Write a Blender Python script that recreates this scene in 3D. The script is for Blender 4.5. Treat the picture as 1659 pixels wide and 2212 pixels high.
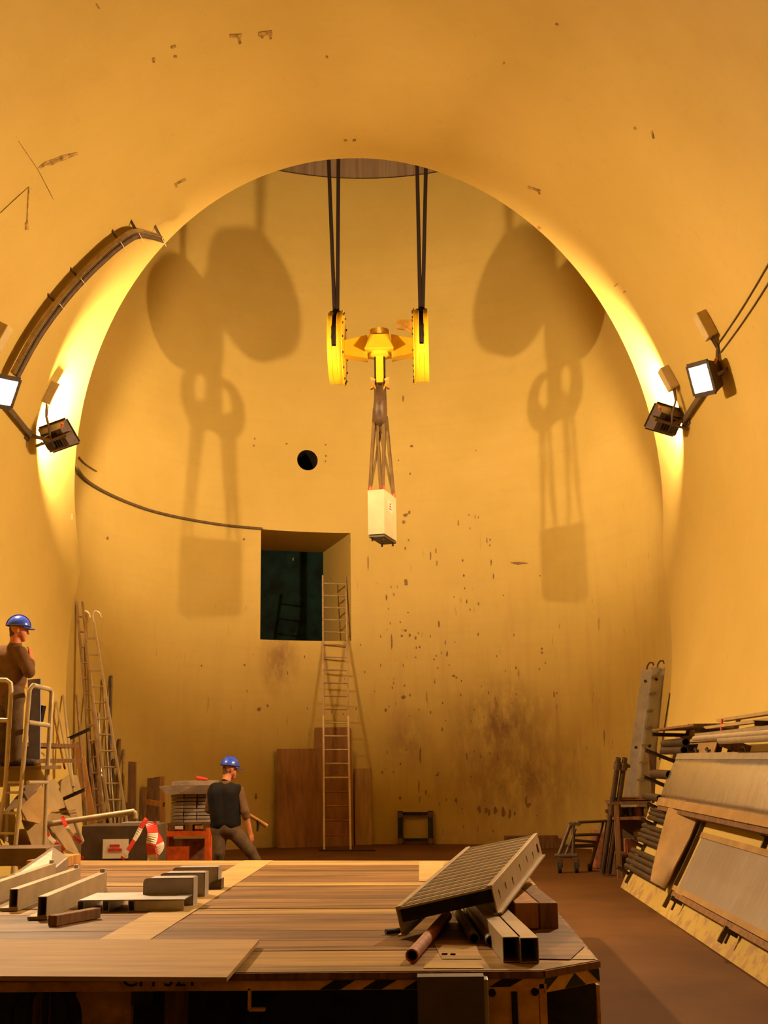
import bpy, bmesh, math, random
import numpy as np
from mathutils import Vector, Matrix, Euler
random.seed(7)
PI = math.pi
for o in list(bpy.data.objects): bpy.data.objects.remove(o)
SC = bpy.context.scene
COL = SC.collection

# ------------------------------------------------------------------ camera, world, exposure
F, PITCH, YAW, ROLL, EYE = 2532.1, .208, -.036, -.014, 1.7
W, HH = 1659, 2212
XC, YC, RS, RT, ZC, ZR = -.9765, 19.915, 4.97, 4.965, 4.942, 14.83   # shaft axis, shaft radius, vault radius, spring height, lining top
LAMP = (1.0, .695, .40)          # tungsten colour of the floodlights
LAMP_FAR, LAMP_NEAR = 9300.0, 7900.0
SC.view_settings.view_transform = 'Standard'
SC.view_settings.look = 'None'
SC.view_settings.gamma = 1
SC.view_settings.use_curve_mapping = False
SC.view_settings.exposure = 0.0
wd = bpy.data.worlds.new('World'); SC.world = wd; wd.use_nodes = True
wd.node_tree.nodes['Background'].inputs[0].default_value = (0, 0, 0, 1)

def ray(px, py):
    X, Y = px - W/2, py - HH/2
    c, s = math.cos(ROLL), math.sin(ROLL)
    x, y = (c*X + s*Y)/F, (-s*X + c*Y)/F
    cp, sp = math.cos(PITCH), math.sin(PITCH)
    yf, z = cp + sp*y, sp - cp*y
    c, s = math.cos(YAW), math.sin(YAW)
    return Vector((c*x + s*yf, -s*x + c*yf, z))
EYEP = Vector((0, 0, EYE))
def atz(px, py, z): d = ray(px, py); return EYEP + d*((z-EYE)/d.z)
def aty(px, py, y): d = ray(px, py); return EYEP + d*(y/d.y)
def atx(px, py, x): d = ray(px, py); return EYEP + d*(x/d.x)
def atplane(px, py, p, n): d = ray(px, py); return EYEP + d*((Vector(p)-EYEP).dot(n)/d.dot(n))
def shaft(px, py, off=0.0):
    d = ray(px, py); ox, oy = -XC, -YC; r = RS - off
    a = d.x**2 + d.y**2; b = ox*d.x + oy*d.y; c = ox*ox + oy*oy - r*r
    t = (-b + math.sqrt(max(b*b - a*c, 0)))/a
    return EYEP + d*t
PZ = [0, .5, .91, 1.5, 2.17, 3, 4, ZC]; PW = [3.4625, 3.74, 3.97, 4.25, 4.49, 4.72, 4.9, RT]
def wprof(z): return float(np.interp(z, PZ, PW))
def tun(px, py, off=0.0):
    d = ray(px, py); t = 3.0
    while t < 40:
        p = EYEP + d*t
        if p.z >= ZC: ins = (p.x-XC)**2 + (p.z-ZC)**2 < (RT-off)**2
        else: ins = abs(p.x-XC) < wprof(max(p.z, 0)) - off
        if not ins: return p
        t += .004
    return p

cd = bpy.data.cameras.new('camera'); cam = bpy.data.objects.new('camera', cd); COL.objects.link(cam)
f0 = ray(W/2, HH/2).normalized()
rt = (ray(W/2+10, HH/2) - ray(W/2-10, HH/2)).normalized(); up = rt.cross(f0)
cam.matrix_world = Matrix(((rt.x, up.x, -f0.x, 0), (rt.y, up.y, -f0.y, 0), (rt.z, up.z, -f0.z, EYE), (0, 0, 0, 1)))
cd.sensor_fit = 'HORIZONTAL'; cd.sensor_width = 36; cd.lens = 36*F/W; cd.clip_end = 200; cd.clip_start = .05
SC.camera = cam

# ------------------------------------------------------------------ materials
MAT = {}
def newmat(name):
    m = bpy.data.materials.new(name); m.use_nodes = True; MAT[name] = m
    nt = m.node_tree; return m, nt, nt.nodes['Principled BSDF']
def nd(nt, t, **kw):
    n = nt.nodes.new(t)
    for k, v in kw.items():
        if k in n.inputs.keys(): n.inputs[k].default_value = v
        else: setattr(n, k, v)
    return n
def lk(nt, a, b): nt.links.new(a, b)
def math_(nt, op, a, b=None, clamp=False):
    n = nt.nodes.new('ShaderNodeMath'); n.operation = op; n.use_clamp = clamp
    for i, v in enumerate((a, b)):
        if v is None: continue
        if isinstance(v, (int, float)): n.inputs[i].default_value = v
        else: lk(nt, v, n.inputs[i])
    return n.outputs[0]
def mixc(nt, fac, a, b):
    n = nt.nodes.new('ShaderNodeMix'); n.data_type = 'RGBA'
    if isinstance(fac, (int, float)): n.inputs[0].default_value = fac
    else: lk(nt, fac, n.inputs[0])
    for i, v in ((6, a), (7, b)):
        if isinstance(v, tuple): n.inputs[i].default_value = (*v[:3], 1)
        else: lk(nt, v, n.inputs[i])
    return n.outputs[2]
def coord(nt, scale=(1, 1, 1), kind='Object', loc=(0, 0, 0)):
    tc = nt.nodes.new('ShaderNodeTexCoord'); mp = nt.nodes.new('ShaderNodeMapping')
    mp.inputs['Scale'].default_value = scale; mp.inputs['Location'].default_value = loc
    lk(nt, tc.outputs[kind], mp.inputs['Vector']); return mp.outputs[0]
def noise(nt, vec, scale=5, detail=4, rough=.55, dist=0):
    n = nt.nodes.new('ShaderNodeTexNoise'); n.inputs['Scale'].default_value = scale; n.inputs['Detail'].default_value = detail
    n.inputs['Roughness'].default_value = rough; n.inputs['Distortion'].default_value = dist
    lk(nt, vec, n.inputs['Vector']); return n.outputs['Fac']
def ramp(nt, fac, lo, hi, a=0.0, b=1.0):
    n = nt.nodes.new('ShaderNodeMapRange'); n.inputs[1].default_value = lo; n.inputs[2].default_value = hi
    n.inputs[3].default_value = a; n.inputs[4].default_value = b; lk(nt, fac, n.inputs[0]); return n.outputs[0]
def bump(nt, bs, h, strength=.3, dist=.01):
    n = nt.nodes.new('ShaderNodeBump'); n.inputs['Strength'].default_value = strength; n.inputs['Distance'].default_value = dist
    lk(nt, h, n.inputs['Height']); lk(nt, n.outputs[0], bs.inputs['Normal'])
def plain(name, col, rough=.6, metal=0.0, var=.18, scale=8, stretch=(1, 1, 1), bmp=.15, dark=None):
    m, nt, bs = newmat(name)
    v = coord(nt, stretch); n = noise(nt, v, scale, 5, .6)
    dk = dark or tuple(c*(1-var*1.6) for c in col); lt = tuple(min(1, c*(1+var)) for c in col)
    lk(nt, mixc(nt, ramp(nt, n, .32, .7), dk, lt), bs.inputs['Base Color'])
    bs.inputs['Roughness'].default_value = rough; bs.inputs['Metallic'].default_value = metal
    if metal == 0 and rough >= .5: bs.inputs['Specular IOR Level'].default_value = .2
    if bmp: bump(nt, bs, n, bmp, .004)
    return m

WALL = (.82, .60, .21)
def wall_mat(name, kind):
    m, nt, bs = newmat(name)
    v = coord(nt); big = noise(nt, v, .35, 5, .6); fine = noise(nt, v, 6, 6, .65)
    col = mixc(nt, ramp(nt, big, .35, .68), (.455, .315, .07), (.525, .37, .095))
    col = mixc(nt, ramp(nt, fine, .58, .8, 0, .35), col, (.39, .26, .06))
    vs = coord(nt, (1, 1, .12)); st = noise(nt, vs, 5, 4, .6)
    if kind == 'shaft':
        sep = nt.nodes.new('ShaderNodeSeparateXYZ'); tc = nt.nodes.new('ShaderNodeTexCoord'); lk(nt, tc.outputs['Object'], sep.inputs[0])
        z = sep.outputs['Z']
        # faint casting lifts
        lift = noise(nt, coord(nt, (.25, .25, 7)), 1.2, 3, .5)
        col = mixc(nt, ramp(nt, lift, .45, .75, 0, .22), col, (.42, .295, .075))
        # runs of dirt, stronger low on the wall and to the right of the ladder
        low = ramp(nt, z, 7.0, 1.5); lowr = math_(nt, 'MULTIPLY', low, ramp(nt, sep.outputs['X'], -2.2, -.8, .45, 1.0))
        runs = math_(nt, 'MULTIPLY', ramp(nt, st, .5, .72, 0, .75), lowr)
        col = mixc(nt, runs, col, (.42, .25, .075))
        chip = noise(nt, coord(nt, (1, 1, .22)), 9, 3, .55)
        chips = math_(nt, 'MULTIPLY', ramp(nt, chip, .685, .72), lowr)
        col = mixc(nt, math_(nt, 'MULTIPLY', chips, .85), col, (.17, .09, .04))
        # the big grey smear on the lower right
        def blot(cx, cy, cz, sx, sz, amt, colr, c):
            mp = nt.nodes.new('ShaderNodeMapping'); lk(nt, tc.outputs['Object'], mp.inputs['Vector'])
            mp.vector_type = 'TEXTURE'; mp.inputs['Location'].default_value = (cx, cy, cz); mp.inputs['Scale'].default_value = (sx, 3, sz)
            ln = nt.nodes.new('ShaderNodeVectorMath'); ln.operation = 'LENGTH'; lk(nt, mp.outputs[0], ln.inputs[0])
            nz = noise(nt, coord(nt, (1, 1, .45)), 3.2, 6, .7)
            mk = math_(nt, 'MULTIPLY', ramp(nt, ln.outputs['Value'], 1.15, .15), ramp(nt, nz, .33, .58))
            return mixc(nt, math_(nt, 'MULTIPLY', mk, amt), c, colr)
        p = shaft(1080, 1560); col = blot(p.x, p.y, p.z, 1.15, .9, .95, (.20, .105, .032), col)
        p = shaft(1120, 1680); col = blot(p.x, p.y, p.z, 1.8, 1.1, .85, (.22, .115, .036), col)
        p = shaft(880, 1600); col = blot(p.x, p.y, p.z, .6, .7, .7, (.25, .14, .045), col)
        p = shaft(605, 1425); col = blot(p.x, p.y, p.z, .42, .8, .9, (.24, .13, .04), col)
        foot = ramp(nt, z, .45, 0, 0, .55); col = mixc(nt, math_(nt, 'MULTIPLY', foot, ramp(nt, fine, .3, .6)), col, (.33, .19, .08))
    else:
        spot = noise(nt, v, 17, 2, .5)
        col = mixc(nt, ramp(nt, spot, .755, .78, 0, .6), col, (.34, .2, .07))
        sep = nt.nodes.new('ShaderNodeSeparateXYZ'); tc = nt.nodes.new('ShaderNodeTexCoord'); lk(nt, tc.outputs['Object'], sep.inputs[0])
        crack = nt.nodes.new('ShaderNodeTexVoronoi'); crack.feature = 'DISTANCE_TO_EDGE'; crack.inputs['Scale'].default_value = .16
        wv = nt.nodes.new('ShaderNodeVectorMath'); wv.operation = 'ADD'; tcn = nt.nodes.new('ShaderNodeTexNoise'); tcn.inputs['Scale'].default_value = 1.3
        lk(nt, v, tcn.inputs['Vector']); lk(nt, v, wv.inputs[0]); lk(nt, tcn.outputs['Color'], wv.inputs[1]); lk(nt, wv.outputs[0], crack.inputs['Vector'])
        col = mixc(nt, ramp(nt, crack.outputs['Distance'], .0022, .0008, 0, .3), col, (.5, .32, .1))
        z = sep.outputs['Z']; flake = noise(nt, v, 4.5, 7, .75)
        ft = math_(nt, 'MULTIPLY', ramp(nt, z, .75, .02), 1.0)
        sh = math_(nt, 'ADD', flake, math_(nt, 'MULTIPLY', ft, .22))
        col = mixc(nt, math_(nt, 'MULTIPLY', ramp(nt, sh, .70, .76), ramp(nt, z, .8, .4)), col, (.36, .22, .09))
    lk(nt, col, bs.inputs['Base Color']); bs.inputs['Roughness'].default_value = .62
    bs.inputs['Specular IOR Level'].default_value = .25
    bump(nt, bs, math_(nt, 'ADD', noise(nt, v, 2.2, 6, .6), math_(nt, 'MULTIPLY', fine, .25)), .35, .02)
    return m
wall_mat('vault_paint', 'vault'); wall_mat('shaft_paint', 'shaft')
# bare board-marked concrete above the lining
m, nt, bs = newmat('board_concrete')
tcn = nt.nodes.new('ShaderNodeTexCoord'); n1 = noise(nt, coord(nt, (1, 1, .03)), 7, 4, .6); n2 = noise(nt, coord(nt, (1, 1, .02)), 1.6, 3, .5)
c = mixc(nt, ramp(nt, n1, .35, .7), (.16, .10, .05), (.36, .24, .12)); c = mixc(nt, ramp(nt, n2, .4, .62, 0, .6), c, (.20, .12, .055))
lk(nt, c, bs.inputs['Base Color']); bs.inputs['Roughness'].default_value = .85; bump(nt, bs, n1, .6, .02)
# concrete floor
m, nt, bs = newmat('concrete_floor')
v = coord(nt); a = noise(nt, v, .7, 6, .6); b = noise(nt, v, 9, 5, .7)
c = mixc(nt, ramp(nt, a, .35, .68), (.08, .034, .009), (.13, .056, .014)); c = mixc(nt, ramp(nt, b, .55, .75, 0, .45), c, (.07, .033, .013))
lk(nt, c, bs.inputs['Base Color']); bs.inputs['Roughness'].default_value = .8; bs.inputs['Specular IOR Level'].default_value = .12; bump(nt, bs, b, .25, .006)
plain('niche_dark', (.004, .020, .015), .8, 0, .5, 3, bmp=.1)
plain('hole_dark', (.02, .012, .008), .9)
plain('crane_yellow', (.86, .55, .02), .38, 0, .06, 5, bmp=.06)
plain('worn_yellow', (.70, .41, .055), .6, 0, .2, 6, bmp=.2, dark=(.40, .22, .04))
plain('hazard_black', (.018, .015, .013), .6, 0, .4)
plain('black_steel', (.03, .022, .018), .5, .3, .4)
plain('dark_rope', (.022, .012, .008), .7, 0, .2, 40)
plain('hook_brown', (.12, .066, .028), .55, .2, .3)
plain('sling_olive', (.17, .105, .034), .8, 0, .2, 30, (1, 1, .2))
plain('red_paint', (.62, .045, .02), .45, 0, .2)
plain('box_white', (.74, .62, .36), .5, 0, .06, 3, bmp=.05)
plain('paper', (.82, .74, .58), .7, 0, .05)
plain('red_ink', (.6, .04, .03), .7, 0, .1)
plain('housing_brown', (.085, .05, .032), .55, .2, .2)
plain('housing_dark', (.035, .022, .016), .5, .2, .2)
plain('reflector', (.75, .72, .66), .35, .9, .03, 5, bmp=0)
plain('gear_box', (.50, .38, .17), .55, 0, .08)
plain('bracket_grey', (.12, .08, .043), .55, .3, .15)
plain('cable_brown', (.12, .075, .035), .65, 0, .25, 20)
plain('cable_tray', (.36, .26, .12), .5, .4, .2, 10)
plain('tie_pale', (.75, .62, .35), .6)
plain('orange_plug', (.85, .22, .04), .5)
plain('alu', (.62, .57, .48), .38, .75, .1, 6, bmp=.05)
plain('alu_grey', (.42, .40, .40), .42, .7, .14, 4, bmp=.05)
plain('alu_pale', (.35, .27, .16), .45, .25, .1, 5, bmp=.05)
plain('steel_pipe', (.085, .055, .032), .5, .4, .25, 9)
plain('rust_pipe', (.30, .10, .035), .7, .1, .3, 14)
plain('ladder_metal', (.62, .48, .27), .45, .3, .12, 9)
plain('ladder_brown', (.40, .26, .13), .5, .3, .2, 9)
plain('ladder_red', (.30, .085, .04), .6, 0, .2)
plain('plywood_brown', (.27, .125, .04), .7, 0, .22, 3, (2.5, 2.5, .4), .1)
plain('plywood_tan', (.40, .23, .08), .7, 0, .22, 3, (2.5, 2.5, .4), .1)
plain('plywood_pale', (.36, .22, .07), .65, 0, .16, 2.5, (.5, 4, 1), .1)
plain('wood_orange', (.46, .22, .06), .65, 0, .25, 4, (4, 4, .5), .15)
plain('wood_dark', (.17, .085, .035), .75, 0, .3, 5, (5, 5, .6), .2)
plain('wood_mid', (.21, .105, .038), .7, 0, .28, 5, (5, 5, .6), .2)
plain('deck_brown', (.165, .08, .026), .55, 0, .42, 2.2, (.35, 5, 1), .25)
plain('deck_mid', (.205, .108, .036), .5, 0, .42, 2.2, (.35, 5, 1), .25)
plain('deck_pale', (.33, .20, .065), .5, 0, .36, 2.2, (.35, 5, 1), .2)
plain('deck_paint', (.40, .26, .09), .55, 0, .15, 4, (.6, 3, 1), .1)
plain('white_tube', (.43, .34, .20), .4, .1, .1)
plain('cardboard', (.29, .185, .08), .8, 0, .15, 3)
plain('hardboard', (.33, .195, .065), .6, 0, .18, 2.5)
plain('sheet_beige', (.36, .25, .11), .6, 0, .12, 3)
plain('sheet_dark', (.15, .09, .045), .7, 0, .25, 3)
plain('crate_brown', (.09, .057, .026), .7, 0, .2, 4)
plain('orange_paint', (.72, .125, .02), .5, 0, .2, 6)
plain('block_grey', (.30, .225, .15), .8, 0, .2, 8)
plain('slab_grey', (.24, .17, .11), .75, 0, .2, 4)
plain('plate_grey', (.125, .105, .10), .5, .5, .15, 3)
plain('tape_red', (.74, .05, .025), .4, 0, .08)
plain('tape_white', (.84, .74, .56), .45, 0, .05)
plain('blue_panel', (.24, .25, .42), .55, 0, .15)
plain('hat_blue', (.03, .07, .50), .25, 0, .06, bmp=0)
plain('skin', (.55, .20, .085), .6, 0, .1, 20, bmp=0)
plain('hair', (.10, .05, .02), .8, 0, .3, 40)
plain('cloth_olive', (.14, .075, .032), .9, 0, .2, 9)
plain('cloth_trouser', (.10, .06, .028), .9, 0, .2, 9)
plain('cloth_black', (.010, .007, .006), .9, 0, .3, 9)
plain('cloth_coat', (.15, .075, .028), .9, 0, .2, 7)
plain('boot', (.05, .03, .02), .7)
plain('rust_stain', (.36, .22, .06), .9, 0, .45, 16)
plain('chip_dark', (.24, .135, .05), .9, 0, .3, 20)
plain('rubber', (.03, .025, .022), .8)
# brushed, ribbed aluminium
m, nt, bs = newmat('brushed_alu')
v = coord(nt, (.4, 9, .12)); n = noise(nt, v, 14, 3, .5)
lk(nt, mixc(nt, ramp(nt, n, .3, .7), (.86, .84, .80), (.95, .93, .88)), bs.inputs['Base Color']); bs.inputs['Metallic'].default_value = 1.0
lk(nt, ramp(nt, n, .3, .7, .26, .34), bs.inputs['Roughness'])
m, nt, bs = newmat('dull_alu')
v = coord(nt, (1, 7, .3)); n = noise(nt, v, 7, 5, .6); n2 = noise(nt, coord(nt), 1.2, 3)
c = mixc(nt, ramp(nt, n, .3, .7), (.23, .19, .14), (.34, .28, .21)); lk(nt, mixc(nt, ramp(nt, n2, .5, .7, 0, .5), c, (.24, .18, .11)), bs.inputs['Base Color'])
bs.inputs['Metallic'].default_value = .55; bs.inputs['Roughness'].default_value = .5
def emis(name, strength):
    m, nt, bs = newmat(name)
    bs.inputs['Base Color'].default_value = (.8, .8, .8, 1); bs.inputs['Emission Color'].default_value = (*LAMP, 1); bs.inputs['Emission Strength'].default_value = strength
emis('glow_far', LAMP_FAR); emis('glow_near', LAMP_NEAR)

# ------------------------------------------------------------------ mesh helpers
def V(*a): return Vector(a if len(a) > 1 else a[0])
class MB:
    def __init__(s): s.v = []; s.f = []; s.m = []
    def add(s, vs, fs, mi=0):
        b = len(s.v); s.v += [Vector(x) for x in vs]; s.f += [tuple(b+i for i in f) for f in fs]; s.m += [mi]*len(fs); return s
    def hexa(s, a, b, mi=0):      # two quads (lists of four points), same winding
        vs = list(a)+list(b)
        return s.add(vs, [(3, 2, 1, 0), (4, 5, 6, 7), (0, 1, 5, 4), (1, 2, 6, 5), (2, 3, 7, 6), (3, 0, 4, 7)], mi)
    def box(s, c, sz, rot=None, mi=0):
        c = Vector(c); h = Vector(sz)/2; R = rot or Matrix.Identity(3)
        q = lambda z: [c + R @ Vector((x*h.x, y*h.y, z*h.z)) for x, y in ((-1, -1), (1, -1), (1, 1), (-1, 1))]
        return s.hexa(q(-1), q(1), mi)
    def bar(s, p, q, w, h, upv=(0, 0, 1), mi=0):
        p, q = Vector(p), Vector(q); d = (q-p).normalized(); u = Vector(upv)
        if abs(d.dot(u)) > .97: u = Vector((0, 1, 0))
        sx = d.cross(u).normalized(); uu = sx.cross(d)
        c = lambda o: [o + sx*(a*w/2) + uu*(b*h/2) for a, b in ((-1, -1), (1, -1), (1, 1), (-1, 1))]
        return s.hexa(c(q), c(p), mi)
    def path(s, pts, r, n=10, cap=True, mi=0, closed=False):
        pts = [Vector(p) for p in pts]; N = len(pts); rs = r if isinstance(r, (list, tuple)) else [r]*N
        b = len(s.v); up_ = None
        for i, p in enumerate(pts):
            if closed: t = (pts[(i+1) % N]-pts[i-1]).normalized()
            else: t = (pts[min(i+1, N-1)]-pts[max(i-1, 0)]).normalized()
            if up_ is None:
                up_ = Vector((0, 0, 1)) if abs(t.z) < .9 else Vector((0, 1, 0))
            x = t.cross(up_).normalized(); up_ = x.cross(t).normalized()
            for k in range(n):
                a = 2*PI*k/n; s.v.append(p + (x*math.cos(a)+up_*math.sin(a))*rs[i])
        for i in range(N if closed else N-1):
            j = (i+1) % N
            for k in range(n):
                l = (k+1) % n; s.f.append((b+i*n+k, b+i*n+l, b+j*n+l, b+j*n+k)); s.m.append(mi)
        if cap and not closed:
            s.f.append(tuple(b+k for k in range(n))[::-1]); s.m.append(mi); s.f.append(tuple(b+(N-1)*n+k for k in range(n))); s.m.append(mi)
        return s
    def tube(s, p, q, r, n=10, mi=0): return s.path([p, q], r, n, True, mi)
    def pipe(s, p, q, ro, ri, n=16, mi=0, mi2=None):     # hollow, open ends
        p, q = Vector(p), Vector(q); t = (q-p).normalized(); u = Vector((0, 0, 1)) if abs(t.z) < .9 else Vector((0, 1, 0))
        x = t.cross(u).normalized(); y = x.cross(t); b = len(s.v)
        for o, r in ((p, ro), (q, ro), (q, ri), (p, ri)):
            for k in range(n): a = 2*PI*k/n; s.v.append(o+(x*math.cos(a)+y*math.sin(a))*r)
        for i in range(4):
            j = (i+1) % 4
            for k in range(n):
                l = (k+1) % n; s.f.append((b+i*n+k, b+j*n+k, b+j*n+l, b+i*n+l)); s.m.append(mi2 if (mi2 is not None and i == 2) else mi)
        return s
    def rect_tube(s, p, q, w, h, t, upv=(0, 0, 1)):
        p, q = Vector(p), Vector(q); d = (q-p).normalized(); sx = d.cross(Vector(upv)).normalized(); uu = sx.cross(d); b = len(s.v)
        cs = [(-1, -1), (1, -1), (1, 1), (-1, 1)]
        for o, (a, c) in ((p, (w/2, h/2)), (q, (w/2, h/2)), (q, (w/2-t, h/2-t)), (p, (w/2-t, h/2-t))):
            for x, y in cs: s.v.append(o+sx*x*a+uu*y*c)
        for i in range(4):
            j = (i+1) % 4
            for k in range(4): l = (k+1) % 4; s.f.append((b+i*4+k, b+j*4+k, b+j*4+l, b+i*4+l)); s.m.append(0)
        return s
    def prism(s, poly, ext, mi=0):   # planar polygon (3D points) pushed along ext
        n = len(poly); e = Vector(ext); vs = [Vector(p) for p in poly] + [Vector(p)+e for p in poly]
        return s.add(vs, [tuple(range(n))[::-1], tuple(range(n, 2*n))]+[(i, (i+1) % n, n+(i+1) % n, n+i) for i in range(n)], mi)
    def disc(s, c, ax, r, th, n=32, mi=0):
        c = Vector(c); a = Vector(ax).normalized()*th/2; return s.path([c-a, c+a], r, n, True, mi)
    def build(s, name, mat, parent=None, smooth=35, world=True, bev=0):
        me = bpy.data.meshes.new(name); o = bpy.data.objects.new(name, me); COL.objects.link(o)
        vs = s.v
        if parent is not None:
            o.parent = parent
            if world: inv = WM[parent.name].inverted(); vs = [inv @ x for x in vs]
            WM[o.name] = WM[parent.name]
        else: WM[o.name] = Matrix.Identity(4)
        me.from_pydata([tuple(x) for x in vs], [], s.f); me.update()
        for mm in (mat if isinstance(mat, (list, tuple)) else [mat]): me.materials.append(MAT[mm])
        me.polygons.foreach_set('material_index', s.m)
        bm = bmesh.new(); bm.from_mesh(me); bmesh.ops.recalc_face_normals(bm, faces=bm.faces); bm.to_mesh(me); bm.free()
        if smooth:
            me.polygons.foreach_set('use_smooth', [True]*len(me.polygons)); me.set_sharp_from_angle(angle=math.radians(smooth))
        if bev:
            b = o.modifiers.new('bevel', 'BEVEL'); b.width = bev; b.segments = 2; b.limit_method = 'ANGLE'
        return o
WM = {}
def tag(o, label, cat, group=None):
    o['label'] = label; o['category'] = cat
    if group: o['group'] = group
    return o
def thing(name, label, cat, loc=(0, 0, 0), mat=None, group=None):
    o = bpy.data.objects.new(name, None); COL.objects.link(o); o.empty_display_size = .1
    M = mat.copy() if mat else Matrix.Identity(4)
    M.translation = Vector(loc); o.matrix_world = M; WM[o.name] = M
    return tag(o, label, cat, group)
def solo(mb, name, mat, label, cat, group=None, base=None, **kw):   # a thing that is one mesh, origin at its base
    if base is None:
        zs = min(v.z for v in mb.v); base = Vector((sum(v.x for v in mb.v)/len(mb.v), sum(v.y for v in mb.v)/len(mb.v), zs))
    base = Vector(base); mb.v = [v-base for v in mb.v]
    o = mb.build(name, mat, None, **kw); o.location = base; WM[o.name] = Matrix.Translation(base)
    return tag(o, label, cat, group)
def struct(mb, name, mat, **kw):
    o = mb.build(name, mat, None, **kw); o['kind'] = 'structure'; return o

# ------------------------------------------------------------------ the setting: vault, shaft, niche
_pc = np.polyfit(PZ, PW, 3)
def wprof(z): return float(np.polyval(_pc, z)) if z < ZC else RT
def whalf(z):
    if z <= ZC: return min(wprof(z), RT)
    return math.sqrt(max(RT*RT-(z-ZC)**2, 0))
Y0 = -6.0
ymouth = lambda dx: YC - math.sqrt(RS*RS-dx*dx)
def strip(profile, name):
    mb = MB(); n = len(profile); ny = 30
    for dx, z in profile:
        y1 = ymouth(dx)
        for j in range(ny+1): mb.v.append(Vector((XC+dx, Y0+(y1-Y0)*j/ny, z)))
    for i in range(n-1):
        for j in range(ny):
            a = i*(ny+1)+j; mb.f.append((a, a+1, a+ny+2, a+ny+1)); mb.m.append(0)
    return struct(mb, name, 'vault_paint', smooth=60)
ZL = [ZC*i/24 for i in range(25)]
strip([(-whalf(z), z) for z in ZL], 'wall_left')
strip([(whalf(z), z) for z in ZL], 'wall_right')
TH = [PI*i/96 for i in range(97)]
vault = strip([(-RT*math.cos(t), ZC+RT*math.sin(t)) for t in TH], 'ceiling')
poly = [(-whalf(z), z) for z in reversed(ZL)] + [(whalf(z), z) for z in ZL] + [(RT*math.cos(t), ZC+RT*math.sin(t)) for t in TH[1:-1]]
mb = MB(); mb.add([V(XC+a, Y0, b) for a, b in poly], [tuple(range(len(poly)))]); struct(mb, 'wall_front', 'vault_paint')
mb = MB(); mb.box((-1, 9.6, -.1), (11.5, 31.4, .2)); floor = struct(mb, 'floor', 'concrete_floor')

SP = lambda ph, z, r=RS: V(XC+r*math.sin(ph), YC+r*math.cos(ph), z)
phi = lambda p: math.atan2(p.x-XC, p.y-YC)
pw0, pw1 = phi(shaft(563, 1260)), phi(shaft(758, 1260)); WZ0, WZ1 = shaft(660, 1384).z, shaft(660, 1149).z
ph_, hz = phi(shaft(664, 994)), shaft(664, 994).z; HR = 23.0/2532*25.2; hs = .32
A80 = math.radians(80)
pcols = sorted(set([-A80+2*A80*i/64 for i in range(65)] + [pw0, pw1, ph_-hs/RS, ph_+hs/RS]))
zrows = sorted(set([round(z, 5) for z in ZL] + [round(ZC+RT*math.sin(t), 5) for t in TH[:49]] + [WZ0, WZ1, hz-hs, hz+hs] + [10.4, 11, 12, 13, 14, ZR]))
mb = MB()
def inside(p, z):
    return (pw0 < p < pw1 and WZ0 < z < WZ1) or (ph_-hs/RS < p < ph_+hs/RS and hz-hs < z < hz+hs)
NP = len(pcols)
for z in zrows:
    for p in pcols: mb.v.append(SP(p, z))
for i in range(len(zrows)-1):
    for j in range(NP-1):
        if inside((pcols[j]+pcols[j+1])/2, (zrows[i]+zrows[i+1])/2): continue
        a = i*NP+j; mb.f.append((a, a+1, a+NP+1, a+NP)); mb.m.append(0)
for sg in (-1, 1):
    b = len(mb.v); K = 14
    for z in zrows:
        pm = PI - math.asin(min(whalf(z)/RS, 1)) if z < ZC+RT-1e-4 else PI
        for k in range(K+1): mb.v.append(SP(sg*(A80+(pm-A80)*k/K), z))
    for i in range(len(zrows)-1):
        for k in range(K):
            a = b+i*(K+1)+k; mb.f.append((a, a+1, a+K+2, a+K+1)); mb.m.append(0)
# round hole: patch from square to circle
b = len(mb.v); n = 40
def sq(a):
    c, s = math.cos(a), math.sin(a); m_ = max(abs(c), abs(s)); return hs*c/m_, hs*s/m_
for k in range(n):
    a = 2*PI*k/n; x, z = sq(a)
    for rx, rz, rad in ((x, z, RS), (HR*math.cos(a), HR*math.sin(a), RS), (HR*math.cos(a), HR*math.sin(a), RS+.9)):
        mb.v.append(SP(ph_+rx/RS, hz+rz, rad))
for k in range(n):
    l = (k+1) % n
    mb.f += [(b+3*k, b+3*l, b+3*l+1, b+3*k+1), (b+3*k+1, b+3*l+1, b+3*l+2, b+3*k+2)]; mb.m += [0, 1]
mb.f.append(tuple(b+3*k+2 for k in range(n))); mb.m.append(1)
wall_back = struct(mb, 'wall_back', ['shaft_paint', 'hole_dark'], smooth=40)
# niche behind the window opening: a radial passage with a dark sheet at its end
nd_ = V(math.sin((pw0+pw1)/2), math.cos((pw0+pw1)/2), 0); DEP = 2.55
a0, a1 = SP(pw0, WZ0), SP(pw1, WZ0); up_ = V(0, 0, WZ1-WZ0); nc = 10
arc = [SP(pw0+(pw1-pw0)*i/nc, WZ0) for i in range(nc+1)]
bk0, bk1 = a0+nd_*DEP, a1+nd_*(DEP+(a0-a1).dot(nd_))
mb = MB()
mb.add([a0, bk0, bk0+up_, a0+up_], [(0, 1, 2, 3)]); mb.add([a1, bk1, bk1+up_, a1+up_], [(3, 2, 1, 0)])
mb.add([p+up_ for p in arc]+[bk1+up_, bk0+up_], [tuple(range(nc+3))]); mb.add(arc+[bk1, bk0], [tuple(range(nc+3))[::-1]])
struct(mb, 'wall_niche', 'vault_paint', smooth=0)
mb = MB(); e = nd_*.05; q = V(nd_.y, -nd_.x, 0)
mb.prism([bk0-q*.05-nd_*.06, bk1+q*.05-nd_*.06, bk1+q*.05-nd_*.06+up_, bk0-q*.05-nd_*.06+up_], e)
struct(mb, 'end_sheet_1', 'niche_dark', smooth=0)
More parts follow.
